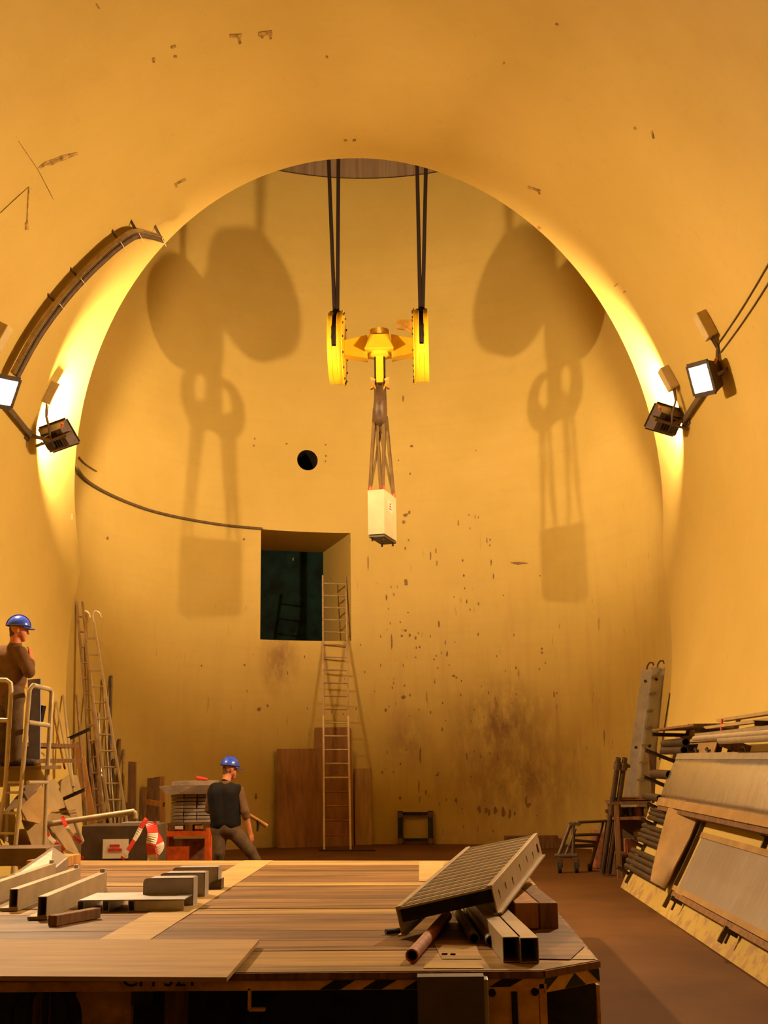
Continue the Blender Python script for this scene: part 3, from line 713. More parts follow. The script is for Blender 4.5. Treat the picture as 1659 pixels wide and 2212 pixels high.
# painted and bare patches on the planks
def patch(P, mat='deck_paint', name='paint_patch', z=DZ+.001, th=.0015):
    mb = MB(); mb.prism([V(p.x, p.y, z) for p in P], (0, 0, th)); return mb.build(name, mat, deck, smooth=0)
patch([V(-1.94, 7.0, 0), V(-1.64, 7.0, 0), V(-1.64, yl(YB, -1.64)-.02, 0), V(-1.94, yl(YB, -1.94)-.02, 0)], name='paint_stripe')
patch([K(905, 1904), K(945, 1904), K(962, 1861), K(905, 1861)])
patch([K(955, 2072), K(1040, 2072), K(1028, 2040), K(938, 2040)], 'deck_pale')
patch([K(915, 2092), K(1046, 2092), K(1030, 2076), K(922, 2076)])
patch([K(1235, 2073), K(1286, 2073), K(1265, 2046)], 'deck_paint')
patch([K(955, 2060), K(968, 2060), K(966, 2064), K(953, 2064)], 'hazard_black'); patch([K(974, 2060), K(985, 2061), K(983, 2065), K(972, 2064)], 'hazard_black')
# sheet of bare plate at the right front corner
patch([K(1130, 2072), K(1232, 2074), K(1262, 2046), K(1214, 1992), K(1168, 2000)], 'deck_brown', 'cover_plate', DZ+.001, .004)
# front skirt with hazard stripes
ZB = aty(800, 2138, YF).z
mb = MB(); mb.box(((XL+.52)/2, YF+.02, (DZ-.04+ZB)/2), (.52-XL, .04, DZ-.04-ZB)); mb.build('front_skirt', 'worn_yellow', deck, smooth=0)
C0, C1 = V(.52, YF, 0), V(.82, 6.27, 0); cd_ = (C1-C0).normalized(); cn = V(cd_.y, -cd_.x, 0)
mb = MB(); mb.prism([C0+V(0, 0, DZ-.04), C1+V(0, 0, DZ-.04), C1+V(0, 0, ZB-.02), C0+V(0, 0, ZB-.02)], -cn*.03); mb.build('corner_skirt', 'worn_yellow', deck, smooth=0)
mb = MB(); mb.prism([C1+V(0, 0, DZ-.04), V(.82, yl(YB, .82), DZ-.04), V(.82, yl(YB, .82), ZB), C1+V(0, 0, ZB)], (-.04, 0, 0)); mb.build('side_skirt', 'worn_yellow', deck, smooth=0)
mb = MB(); mb.bar(V(XL, YF-.004, DZ-.02), V(.52, YF-.004, DZ-.02), .02, .03); mb.bar(C0+V(0, 0, DZ-.02)+cn*.004, C1+V(0, 0, DZ-.02)+cn*.004, .02, .03); mb.build('edge_angle', 'wood_mid', deck, smooth=0)
def stripe(xt0, xt1, xb0, xb1):
    f_ = lambda px, py: aty(px, py, YF-.0015)
    zt, zb = DZ-.042, ZB+.002
    a, b, c, d = f_(xt0, 2100), f_(xt1, 2100), f_(xb1, 2137), f_(xb0, 2137)
    mb = MB(); mb.prism([V(a.x, YF-.0005, zt), V(b.x, YF-.0005, zt), V(c.x, YF-.0005, zb), V(d.x, YF-.0005, zb)], (0, -.002, 0)); mb.build('hazard_stripe', 'hazard_black', deck, smooth=0)
for k in range(5): stripe(721+90.5*k, 767+90.5*k, 690+90.5*k, 734+90.5*k)
Lc = (C1-C0).length
for a, b, c, d in ((.02, .25, .0, .0), (.55, .55, .36, .75), (.80, 1.0, 1.0, .97)):
    zt, zb = DZ-.042, ZB-.018
    mb = MB(); mb.prism([C0+cd_*Lc*a+V(0, 0, zt)+cn*.001, C0+cd_*Lc*b+V(0, 0, zt)+cn*.001, C0+cd_*Lc*max(d, c+.01)+V(0, 0, zb)+cn*.001, C0+cd_*Lc*c+V(0, 0, zb)+cn*.001], cn*.002); mb.build('hazard_stripe', 'hazard_black', deck, smooth=0)
# under-frame: beams, columns, plates
def upost(x0, x1, y, z0, z1, dep, mat, name='column'):
    mb = MB(); mb.box(((x0+x1)/2, y+dep/2, (z0+z1)/2), (x1-x0, dep, z1-z0)); return mb.build(name, mat, deck, smooth=0)
fx = lambda px, y=YF, py=2170: aty(px, py, y).x
for yy in (6.25, 8.5, 10.6, 12.0):
    upost(XL+.05, XR-.05, yy, ZB-.02, DZ-.045, .12, 'black_steel', 'cross_beam')
for xx in (XL+.1, -1.6, XR-.25):
    mb = MB(); mb.box((xx+.08, 9.1, ZB-.06), (.16, 5.6, .12)); mb.build('long_beam', 'black_steel', deck, smooth=0)
yp = upost(fx(1056), fx(1163), YF-.03, 0, aty(1100, 2134, YF-.03).z, .05, 'worn_yellow', 'column_plate')
for px, py in ((1063, 2144), (1155, 2142)):
    c = aty(px, py, YF-.03); mb = MB(); mb.tube(c+V(0, -.012, 0), c+V(0, .01, 0), .018, 12); mb.build('bolt', 'hazard_black', yp)
c = aty(1112, 2180, YF-.03); mb = MB(); mb.box((c.x, c.y-.004, c.z-.02), (.028, .01, .2)); mb.build('slot', 'hazard_black', yp, smooth=0)
upost(fx(1166), fx(1182), YF+.0, 0, ZB+.02, .08, 'worn_yellow')
upost(fx(1290, 6.27), fx(1297, 6.27), 6.27, 0, DZ-.12, .06, 'worn_yellow')
upost(fx(1182), fx(1290, 6.5), 6.5, .02, DZ-.1, .02, 'black_steel', 'recess_plate')
upost(fx(125), fx(250), YF+.3, 0, ZB, .06, 'worn_yellow', 'column_plate'); upost(fx(322), fx(366), YF+.35, 0, ZB, .12, 'wood_dark')
upost(fx(0), fx(40), YF+.5, 0, ZB, .08, 'wood_dark'); upost(fx(505), fx(900), YF+1.2, .05, ZB-.03, .06, 'black_steel', 'rear_panel'); upost(XL, fx(505), YF+1.3, .05, ZB-.03, .06, 'black_steel', 'rear_panel')
mb = MB(); a = aty(538, 2140, YF+.0); b = aty(572, 2182, YF+.0)
mb.bar(V(a.x, YF+.02, a.z+.01), V(a.x, YF+.02, b.z), .012, .04); mb.bar(V(a.x, YF+.02, b.z), V(b.x, YF+.02, b.z), .04, .012); mb.build('hanger_bracket', 'worn_yellow', deck, smooth=0)
gp = upost(fx(903), fx(1045), YF-.12, 0, aty(960, 2110, YF-.12).z, .09, 'plate_grey', 'buffer_plate')
mb = MB(); mb.box((fx(1050, YF-.1), YF-.07, aty(1050, 2114, YF-.1).z/2), (fx(1056)-fx(1044), .1, aty(1050, 2114, YF-.1).z)); mb.build('buffer_edge', 'alu_grey', deck, smooth=0, bev=.006)
# hoses hanging under the left part
for k, (x0, x1) in enumerate(((70, 20), (85, 52), (100, 95), (118, 145), (126, 165))):
    mb = MB(); a = aty(x0, 2120, YF+.25); b = aty(x1, 2260, YF+.2); b.z = max(b.z, .06)
    mb.path(smoothpts([a, a.lerp(b, .4)+V(.03*(k-2), 0, -.0), b], 5), .018, 8); mb.build('hose', 'rubber', deck)
def text_part(txt, p, h, mat, parent, name, rot=(PI/2, 0, 0), th=.0015):
    cu = bpy.data.curves.new(name, 'FONT'); cu.body = txt; cu.size = h; cu.extrude = th
    o = bpy.data.objects.new(name, cu); COL.objects.link(o)
    dg = bpy.context.evaluated_depsgraph_get(); me = bpy.data.meshes.new_from_object(o.evaluated_get(dg))
    bpy.data.objects.remove(o); bpy.data.curves.remove(cu)
    me.materials.clear(); me.materials.append(MAT[mat]); n_ = bpy.data.objects.new(name, me); COL.objects.link(n_)
    M = Matrix.Translation(p) @ Euler(rot).to_matrix().to_4x4()
    if parent: n_.parent = parent; M = WM[parent.name].inverted() @ M
    n_.matrix_basis = M; return n_
a = aty(262, 2131, YF-.002)
text_part('CM 321', V(a.x, YF-.002, a.z), .115, 'hazard_black', deck, 'lettering')

# ---- things lying on the deck
def prism_thing(P, ext, name, mat, label, cat, group=None, **kw):
    mb = MB(); mb.prism(P, ext); return solo(mb, name, mat, label, cat, group, smooth=0, **kw)
# plywood sheet overhanging the front edge
a, b = K(560, 2030, DZ+.04), K(490, 2112, DZ+.04); c, d = K(-330, 2108, DZ+.04), K(-330, 2030, DZ+.04)
prism_thing([V(p.x, p.y, DZ+.022) for p in (a, b, c, d)], (0, 0, .02), 'plywood_sheet', 'plywood_pale', 'large pale plywood sheet overhanging the front of the deck', 'plywood sheet')
patchz = DZ+.003
for q in (K(520, 2045), K(500, 2085), K(150, 2040)):
    pass
mb = MB(); mb.bar(V(-3.4, 6.5, DZ+.012), V(-1.15, 6.5, DZ+.012), .06, .02); solo(mb, 'batten', 'wood_mid', 'thin batten under the plywood sheet on the deck', 'batten', smooth=0)
# wooden offcut block
a, b = K(100, 2002), K(212, 1984)
mb = MB(); mb.bar(a+V(.03, .02, .033), b+V(-.02, .03, .033), .07, .065); solo(mb, 'wood_block', 'wood_mid', 'brown wooden block lying in front of the pale rails on the deck', 'wood block', smooth=0, bev=.004)
# pale aluminium rails (deep profiles) running back over the deck
for i, (f0_, f1_, lab) in enumerate((((-16, 1952), (112, 1902), 'pale aluminium rail on the deck, furthest from the wooden block'), ((28, 1968), (165, 1914), 'pale aluminium rail on the deck, middle one of three'), ((90, 1987), (222, 1925), 'pale aluminium rail on the deck, ending at the wooden block'))):
    a, b = K(*f0_), K(*f1_); r_ = thing('aluminium_rail', lab, 'rail', a, None, 'pale rails on the deck')
    h = .125; u = V(0, 0, h/2+.022)
    d = (b-a).normalized()
    mb = MB(); mb.rect_tube(a+u, b+u, .06, h, .006); mb.build('box_section', 'alu_pale', r_, smooth=0)
    mb = MB(); mb.bar(a+V(0, 0, .011)-V(.03, 0, 0), b+V(0, 0, .011)-V(.03, 0, 0), .13, .02); mb.build('foot_flange', 'alu_pale', r_, smooth=0)
    mb = MB(); e = b-d*.03+V(0, 0, h+.035); mb.tube(e-V(.0, 0, .02), e+V(0, 0, .015), .022, 10); mb.build('end_lug', 'alu_grey', r_)
# bent grey channels
def channel(px0, px1, pyb, pyt, label, dep):
    a, b = K(px0, pyb), K(px1, pyb); zt = aty((px0+px1)/2, pyt, a.y).z; y = (a.y+b.y)/2
    t = thing('bent_channel', label, 'metal channel', V((a.x+b.x)/2, y, DZ), None, 'bent grey channels on the deck')
    r = .03; pts = [V(a.x, y, DZ+.003), V(a.x, y, zt-r), V(a.x+r*.3, y, zt-r*.3), V(a.x+r, y, zt), V(b.x, y, zt), V(b.x, y, DZ+.003)]
    mb = MB(); mb.prism(pts, (0, .004, 0)); mb.build('web', 'alu_grey', t, smooth=0)
    mb = MB(); mb.box((b.x-.002, y+dep/2, (DZ+zt)/2), (.004, dep, zt-DZ-.004)); mb.build('end_flange', 'alu_grey', t, smooth=0)
    mb = MB(); mb.box(((a.x+b.x)/2+.02, y+dep/2, zt-.002), (b.x-a.x-.06, dep, .004)); mb.build('top_flange', 'alu_grey', t, smooth=0)
channel(309, 416, 1957, 1896, 'bent grey metal channel standing nearest the flat tray', .16)
channel(345, 441, 1938, 1885, 'bent grey metal channel standing second behind the flat tray', .16)
channel(372, 470, 1920, 1873, 'bent grey metal channel standing furthest behind the flat tray', .16)
# flat open tray with tube ends
a, b = K(170, 1970), K(392, 1971); y = a.y; zt = aty(280, 1943, y).z
t = thing('metal_tray', 'flat grey metal tray on tube runners in front of the bent channels', 'metal tray', V((a.x+b.x)/2, y, DZ))
mb = MB(); mb.box(((a.x+b.x)/2, y+.22, zt-.003), (b.x-a.x, .46, .006)); mb.build('top_sheet', 'alu_grey', t, smooth=0)
for px in (175, 229, 284):
    x = aty(px, 1956, y).x; mb = MB(); mb.rect_tube(V(x, y-.005, (DZ+zt-.006)/2), V(x, y+.44, (DZ+zt-.006)/2), .045, zt-.008-DZ, .004); mb.build('runner', 'alu_grey', t, smooth=0)
x0 = aty(292, 1956, y).x; mb = MB(); mb.box(((x0+b.x)/2, y, (DZ+zt-.01)/2), (b.x-x0, .006, zt-DZ-.01)); mb.build('front_panel', 'alu_grey', t, smooth=0)
a, b = K(452, 1922), K(478, 1922); mb = MB(); mb.hexa([a, b, b+V(0, .12, 0), a+V(0, .12, 0)], [a+V(0, 0, .05), b+V(0, 0, .085), b+V(0, .12, .085), a+V(0, .12, .05)]); solo(mb, 'steel_wedge', 'steel_pipe', 'small dark steel wedge at the end of the furthest bent channel', 'wedge', smooth=0)
# grey dished sheet and boards at the back left of the deck
a, b, c = K(28, 1896), K(108, 1893), K(38, 1868)
mb = MB(); mb.prism([V(a.x, a.y, DZ+.02), V(b.x, b.y, DZ+.02), V(b.x-.05, b.y+.7, DZ+.10), V(a.x+.1, a.y+.8, DZ+.2)], (0, 0, .012)); mb.add([V(a.x, a.y, DZ+.001), V(b.x, b.y, DZ+.001), V(b.x-.05, b.y+.7, DZ+.001), V(a.x+.1, a.y+.8, DZ+.001), V(a.x, a.y, DZ+.021), V(b.x, b.y, DZ+.021), V(b.x-.05, b.y+.7, DZ+.101), V(a.x+.1, a.y+.8, DZ+.201)], [(0, 1, 5, 4), (1, 2, 6, 5), (2, 3, 7, 6), (3, 0, 4, 7)])
solo(mb, 'bent_sheet', 'dull_alu', 'dented grey metal sheet behind the pale rails on the deck', 'metal sheet', smooth=0)
a, b = K(72, 1884), K(122, 1872); mb = MB(); mb.bar(a+V(0, .1, .05), b+V(.05, .3, .05), .22, .1); solo(mb, 'timber_offcut', 'wood_orange', 'stubby light timber offcut at the back corner of the deck', 'timber', smooth=0, bev=.006)
a, b = K(6, 1874), K(72, 1866); mb = MB(); mb.box(((a.x+b.x)/2, a.y+.35, DZ+.09), (.62, .5, .17)); solo(mb, 'low_crate', 'sheet_dark', 'low dark crate at the back corner of the deck', 'crate', smooth=0, bev=.006)
# square tubes, pipes, beams at the right
for i, (px, pyb, lab) in enumerate(((1107, 2079, 'open square steel tube on the deck, beside the round pipes'), (1145, 2081, 'open square steel tube on the deck, beside the timber beams'))):
    a = K(px, pyb); w_ = .092; h = .118
    mb = MB(); c = V(a.x, a.y, DZ+.003+h/2); d = V(-.07, 1, 0)*1.9; mb.rect_tube(c, c+d, w_, h, .004); solo(mb, 'square_tube', 'alu_grey' if 0 else 'alu_pale', lab, 'steel tube', 'square tubes on the deck', smooth=0)
for px, py, lab in ((1025, 2040, 'open round steel pipe on the deck, second from the square tubes'), (1062, 2046, 'open round steel pipe on the deck, next to the square tubes')):
    a = K(px, py)+V(0, 0, .031); mb = MB(); mb.pipe(a, a+V(-.06, 1, 0)*1.6, .03, .023, 20); solo(mb, 'round_pipe', 'steel_pipe', lab, 'pipe', 'round pipes on the deck')
a = K(890, 2080)+V(0, 0, .034); mb = MB(); mb.pipe(a, a+V(.13, 1, 0)*1.5, .033, .025, 20); solo(mb, 'rusty_pipe', 'rust_pipe', 'rusty red-brown pipe sticking out from under the aluminium cover', 'pipe')
a, b = K(833, 2019), K(862, 2018); mb = MB(); mb.tube(a+V(0, 0, .016), b+V(.05, .05, .016), .016, 10); solo(mb, 'steel_bar', 'black_steel', 'short black bar by the corner of the aluminium cover', 'bar')
for px0, px1, mt, lab in ((1114, 1165, 'wood_orange', 'light timber beam on the deck beside the square tubes'), (1167, 1206, 'wood_mid', 'timber beam with a dark end at the edge of the deck')):
    a, b = K(px0, 2008), K(px1, 2006); zt = aty(px1, 1950, a.y).z
    mb = MB(); q = V(-.05, 1, 0)*1.25; A = [V(a.x, a.y, DZ+.002), V(b.x, a.y, DZ+.002), V(b.x, a.y, zt), V(a.x, a.y, zt)]; mb.hexa([p+q for p in A], A); solo(mb, 'timber_beam', mt, lab, 'beam', 'timber beams on the deck', smooth=0, bev=.008)
# aluminium cover resting on the tubes
cv = [V(-.22, 7.0, .87), V(.335, 7.0, .985), V(.76, 8.8, 1.16), V(.235, 8.55, 1.085)]
n_ = (cv[1]-cv[0]).cross(cv[3]-cv[0]).normalized()
t = thing('aluminium_cover', 'ribbed aluminium cover lying tilted over pipes and timber on the deck', 'metal cover', (cv[0]+cv[1])/2-V(0, 0, .15))
pt = lambda u, v: (cv[0]*(1-u)+cv[1]*u)*(1-v)+(cv[3]*(1-u)+cv[2]*u)*v
mb = MB(); N = 15
for i in range(N):                                   # individual extruded slats, fine ridges between
    v0, v1 = i/N+.003, (i+1)/N-.003
    mb = MB(); a = [pt(.06, v0), pt(.94, v0), pt(.94, v1), pt(.06, v1)]; mb.prism([p-n_*.004 for p in a], -n_*.012)
    for k in (.25, .55, .8):
        vv = v0+(v1-v0)*k; mb.bar(pt(.06, vv)-n_*.003, pt(.94, vv)-n_*.003, .008, .006, n_)
    mb.build('slat', 'alu_pale', t, smooth=0)
for u0, u1 in ((0, .06), (.94, 1.0)):
    mb = MB(); mb.hexa([pt(u0, 0)-n_*.15, pt(u1, 0)-n_*.15, pt(u1, 1)-n_*.15, pt(u0, 1)-n_*.15] if 0 else [pt(u0, 0)-n_*.015, pt(u1, 0)-n_*.015, pt(u1, 1)-n_*.015, pt(u0, 1)-n_*.015], [pt(u0, 0)+n_*.006, pt(u1, 0)+n_*.006, pt(u1, 1)+n_*.006, pt(u0, 1)+n_*.006]); mb.build('edge_rail', 'alu_pale', t, smooth=0, bev=.003)
for u in (0, 1):
    s_ = .0; mb = MB(); uu = .004 if u == 0 else .985; mb.hexa([pt(uu, 0)-n_*.16, pt(uu+.012, 0)-n_*.16, pt(uu+.012, 1)-n_*.16, pt(uu, 1)-n_*.16], [pt(uu, 0)-n_*.012, pt(uu+.012, 0)-n_*.012, pt(uu+.012, 1)-n_*.012, pt(uu, 1)-n_*.012]); sk = mb.build('side_skirt', 'alu_pale', t, smooth=0)
    mb = MB(); mb.bar(pt(uu+.006, 0)-n_*.155, pt(uu+.006, 1)-n_*.155, .05, .01, n_); mb.build('bottom_flange', 'alu_pale', t, smooth=0)
mb = MB(); mb.hexa([pt(.02, .03)-n_*.095, pt(.98, .03)-n_*.095, pt(.98, .045)-n_*.095, pt(.02, .045)-n_*.095], [pt(.02, .03)-n_*.02, pt(.98, .03)-n_*.02, pt(.98, .045)-n_*.02, pt(.02, .045)-n_*.02]); mb.build('shade_web', 'hazard_black', t, smooth=0)  # black web added to stand in for the deep shade under the lip
for v in (.3, .7, .98):
    mb = MB(); mb.bar(pt(.03, v)-n_*.06, pt(.97, v)-n_*.06, .03, .08, n_); mb.build('cross_rib', 'black_steel', t, smooth=0)
rs = (cv[1]-cv[0]).normalized()
for v in (.08, .2, .33, .5, .66, .8):                # torn paint marks on the right skirt
    p = pt(.998, v)-n_*random.uniform(.04, .07); mb = MB(); mb.bar(p+rs*.002, p+rs*.002-n_*.05+V(0, .02, 0), .012, .003, rs); mb.build('scuff', 'steel_pipe', sk, smooth=0)
p = pt(1.0, .93)-n_*.05; mb = MB(); mb.bar(p+rs*.003, p+rs*.003-n_*.06, .03, .004, rs); mb.build('red_tag', 'tape_red', sk, smooth=0)

# ------------------------------------------------------------------ right wall: rack, panels, pipes
def wn(z, side=1):         # wall normal (into the room) and point on the wall
    dz = .02; s_ = (whalf(z+dz)-whalf(max(z-dz, 0)))/(dz+min(z, dz)); return V(-side, 0, side*side*s_).normalized()
WX = lambda z, side=1: XC+side*whalf(z)
rack = thing('wall_rack', 'perforated steel bracket rack on the wall holding pipes, shelf and panels', 'rack', V(WX(.2), 15.9, .2))
def slotted(mb, a, b, w, h, nslot):   # a perforated bar: two edge strips, ties between the slots, one side flange
    d = (b-a).normalized(); L = (b-a).length; yv = V(0, 1, 0); n_ = d.cross(yv)
    mb.bar(a+yv*(w/2), b+yv*(w/2), .012, .006, n_); mb.bar(a-yv*(w/2), b-yv*(w/2), .012, .006, n_)
    for k in range(nslot+1):
        p = a+d*(L*k/nslot); mb.bar(p-yv*(w/2), p+yv*(w/2), .03 if k else .05, .006, n_)
    mb.bar(a-yv*(w/2)-n_*h/2, b-yv*(w/2)-n_*h/2, .005, h, n_) if 0 else mb.bar(a+yv*(w/2)+V(0, 0, -h/2), b+yv*(w/2)+V(0, 0, -h/2), .005, h)
armz = [1.98, 1.62, 1.30, 1.02, .82, .54, .20]
for yy, zz in ((16.05, armz), (13.5, (1.98, 1.0)), (11.0, (1.98, 1.0))):
    mb = MB(); P = [V(WX(z)-.02, yy, z) for z in np.linspace(.08, 2.1, 12)]
    for a, b in zip(P[:-1], P[1:]): mb.bar(a, b, .05, .03, (0, 1, 0))
    mb.build('upright', 'steel_pipe', rack, smooth=0)
    for z in zz:
        n_ = wn(z) if z < 1.9 else V(-1, 0, .04).normalized(); a = V(WX(z)-.02, yy, z); b = a+n_*(.46 if z > 1.5 else .36 if z > 1.2 else .2)
        mb = MB(); slotted(mb, a, b, .05, .045, 9); mb.build('bracket_arm', 'steel_pipe', rack, smooth=0)
# shelf plank on the top arms
mb = MB(); mb.box((3.21, 14.85, 2.035), (.46, 2.5, .025)); solo(mb, 'shelf_plank', 'wood_mid', 'brown shelf plank on the top brackets of the wall rack', 'shelf', smooth=0)
# short tubes in the bracket ends
grp = 'pipes on the wall rack'
LBL = {1.62: 'dark steel pipe on the wall rack just under the shelf plank', 1.30: 'dark steel pipe on the wall rack beside the bright ribbed panel', 1.02: 'dark steel pipe on the rack arm below the bright ribbed panel',
       .82: 'dark steel pipe in the rack row above the two lowest rows', .54: 'dark steel pipe in the second lowest row of the wall rack', .20: 'dark steel pipe in the lowest row of the wall rack'}
for z, n, r, y0, y1 in ((1.62, 2, .05, 14.9, 16.25), (1.30, 1, .06, 15.2, 16.3), (1.02, 1, .05, 15.3, 16.3), (.82, 3, .030, 14.2, 16.3), (.54, 4, .031, 14.0, 16.3), (.20, 4, .036, 13.9, 16.25)):
    n_ = wn(z); up2 = V(n_.z, 0, -n_.x)
    for k in range(n):
        p = V(WX(z), 0, z)+n_*(.05+r+.012*(k % 2)+(.12 if z > 1 else 0))+up2*(r+.012+2.04*r*k); j = random.uniform(-.1, .08)
        mb = MB(); mb.pipe(p+V(0, y0, 0), p+V(0, y1+j, 0), r, r*.8, 14); solo(mb, 'rack_pipe', 'steel_pipe', LBL[z], 'pipe', grp)
# end of a dark post hung from the upper arms
a, b = aty(1408, 1622, 16.3), aty(1409, 1735, 16.3)
mb = MB(); mb.hexa([a+V(-.05, 0, 0), a+V(.07, 0, 0), a+V(.07, .05, 0), a+V(-.05, .05, 0)], [b+V(-.0, 0, 0), b+V(.03, 0, 0), b+V(.03, .05, 0), b+V(0, .05, 0)]); solo(mb, 'rack_post', 'wood_dark', 'dark tapered post hanging at the end of the wall rack', 'post', smooth=0)
# bright ribbed panel
TL, BL = tun(1462, 1637, .24), tun(1425, 1728, .24); y1, y0 = (TL.y+BL.y)/2, 9.6
t = thing('ribbed_panel', 'bright ribbed aluminium panel leaning on the wall rack', 'metal panel', V(BL.x, 13, BL.z-.05))
s_ = V(TL.x-BL.x, 0, TL.z-BL.z); pn = V(-s_.z, 0, s_.x).normalized()
mb = MB(); NR = 220; b0 = len(mb.v); rows = 7
bow = lambda q: .02*math.sin(PI*q)
for i in range(NR+1):
    yy = y0+(y1-y0)*i/NR; off = .0012 if i % 2 else 0
    for j in range(rows): q = j/(rows-1); mb.v.append(V(BL.x, yy+(TL.y-BL.y)*(q-.5), BL.z)+s_*q+pn*(off+bow(q)))
for i in range(NR):
    for j in range(rows-1): a = i*rows+j; mb.f.append((a, a+1, a+rows+1, a+rows)); mb.m.append(0)
o = mb.build('ribbed_face', 'brushed_alu', t, smooth=14); sd = o.modifiers.new('thick', 'SOLIDIFY'); sd.thickness = .006
for nm, q, w_, h_ in (('top_channel', 1.03, .05, .075), ('bottom_channel', -.04, .07, .10)):
    mb = MB(); c = V(BL.x, 0, BL.z)+s_*q-pn*.01; mb.bar(c+V(0, y0, 0), c+V(0, y1+(TL.y-BL.y)*(q-.5), 0), w_, h_, s_); mb.build(nm, 'alu_pale' if q > .5 else 'hardboard', t, smooth=0)
mb = MB(); c = V(BL.x, 0, BL.z)-s_*.14-pn*.05; mb.bar(c+V(0, 9.7, 0), c+V(0, 15.3, 0), .10, .09, s_); solo(mb, 'timber_bearer', 'wood_dark', 'long brown timber bearer under the bright ribbed panel', 'timber', smooth=0)
for px in (1505, 1530, 1608):
    p = tun(px, 1630, .1); mb = MB(); mb.path([p, p+V(0, .02, .05), p+V(0, .05, .07), p+V(0, .09, .06)], .018, 8); solo(mb, 'clamp_hook', 'steel_pipe', 'small steel clamp above the top edge of the ribbed panel', 'clamp', 'clamps above the ribbed panel')
# brown sheet between shelf and panel
P = [tun(*q, off=.07) for q in ((1462, 1592), (1556, 1585), (1540, 1642), (1448, 1642))]; n_ = wn(1.8)
prism_thing(P, n_*.012, 'brown_sheet', 'hardboard', 'brown board on the wall between the shelf plank and the ribbed panel', 'board')
# lower dull panel with two rails
TL, BL2 = tun(1527, 1808, .05), tun(1478, 1925, .06); s2 = V(TL.x-BL2.x, 0, TL.z-BL2.z); pn2 = V(-s2.z, 0, s2.x).normalized(); y1 = 13.1; y0 = 9.0
t = thing('flat_panel', 'dull grey aluminium panel lying flat against the lower wall', 'metal panel', V(BL2.x, 11, BL2.z))
mb = MB(); b = V(BL2.x, 0, BL2.z); mb.hexa([b+V(0, y0, 0), b+V(0, y1, 0), b+V(0, y1, 0)+s2, b+V(0, y0, 0)+s2], [p+pn2*.02 for p in (b+V(0, y0, 0), b+V(0, y1, 0), b+V(0, y1, 0)+s2, b+V(0, y0, 0)+s2)]); mb.build('sheet', 'dull_alu', t, smooth=0)
mb = MB(); c = b+s2*1.0+pn2*.025; mb.bar(c+V(0, y0, 0), c+V(0, y1+.05, 0), .06, .025, pn2); mb.build('top_trim', 'hardboard', t, smooth=0)
for k, q in enumerate((-.03, -.13)):
    mb = MB(); c = b+s2*q+pn2*.035; mb.bar(c+V(0, y0, 0), c+V(0, y1+.02-.08*k, 0), .055, .07, pn2); mb.build('bottom_rail', 'hardboard' if k == 0 else 'wood_mid', t, smooth=0)
for yy in (12.85, 10.6):
    c = b-s2*.2+V(0, yy, 0); mb = MB(); mb.bar(c-pn2*.03, c+pn2*.10, .03, .05); mb.bar(c+pn2*.04-s2*.0, c+pn2*.04-s2*.18, .025, .02); mb.build('wall_peg', 'steel_pipe', t, smooth=0)
# curved hardboard pad
padL = [(1443, 1742), (1432, 1785), (1424, 1815), (1416, 1850), (1411, 1880), (1411, 1905)]; padR = [(1504, 1772), (1490, 1808), (1474, 1840), (1459, 1868), (1446, 1896), (1434, 1919)]
n_ = wn(.6); mb = MB(); NC = 8; NL = len(padL); grid = []
for k in range(2):
    for (a, b) in zip(padL, padR):
        A, B = tun(*a, off=.22), tun(*b, off=.09)
        for c in range(NC+1): u = c/NC; mb.v.append(A.lerp(B, u)+n_*(.09*math.sin(PI*u)-k*.015))
M_ = NL*(NC+1)
for k in range(2):
    for i in range(NL-1):
        for c in range(NC): a = k*M_+i*(NC+1)+c; mb.f.append((a, a+1, a+NC+2, a+NC+1)); mb.m.append(0)
rim = [c for c in range(NC+1)]+[i*(NC+1)+NC for i in range(1, NL)]+[(NL-1)*(NC+1)+c for c in range(NC-1, -1, -1)]+[i*(NC+1) for i in range(NL-2, 0, -1)]
for a, b in zip(rim, rim[1:]+rim[:1]): mb.f.append((a, b, b+M_, a+M_)); mb.m.append(0)
solo(mb, 'bowed_board', 'hardboard', 'bowed tan hardboard pad leaning in front of the rack pipes', 'board', smooth=50)
# long planks and tubes on the top shelf
tops = [((1500, 1600), 'alu_pale', .10, .03, 'long pale board on the rack, lowest of the pile above the shelf'), ((1512, 1588), 'alu_pale', .12, .035, 'long pale board on the rack, second in the pile above the shelf'), ((1530, 1572), 'sheet_beige', .10, .03, 'long beige board on the rack with a stepped end'), ((1560, 1556), 'sheet_beige', .12, .03, 'long beige board near the top of the pile on the rack'), ((1632, 1546), 'plywood_pale', .08, .03, 'long plywood strip on top of the pile on the rack')]
for k, ((px, py), mt, w_, h_, lab) in enumerate(tops):
    x = 2.98+.075*k; p = atx(px, py, x); mb = MB(); zz = 2.065+.035*k if 0 else p.z
    mb.bar(V(x, p.y, p.z), V(x, 8.6, p.z+.02), w_, h_); solo(mb, 'stock_board', mt, lab, 'board', 'boards piled on the rack', smooth=0)
for px, py, r, lab in ((1500, 1596, .03, 'round tube on the rack, end level with the lowest pale board'), (1556, 1600, .035, 'round tube on the rack behind the red pin')):
    x = 2.96; p = atx(px, py, x-.02); mb = MB(); mb.pipe(p, V(p.x, 8.6, p.z), r, r*.8, 14); solo(mb, 'rack_tube', 'alu_pale', lab, 'pipe', 'tubes piled on the rack')
p = aty(1556, 1600, 12.75); mb = MB(); q = V(WX(1.85)-.01, 12.75, 1.72); mb.bar(p, q, .06, .11); solo(mb, 'support_arm', 'wood_dark', 'dark heavy bracket arm under the piled boards', 'bracket', smooth=0)
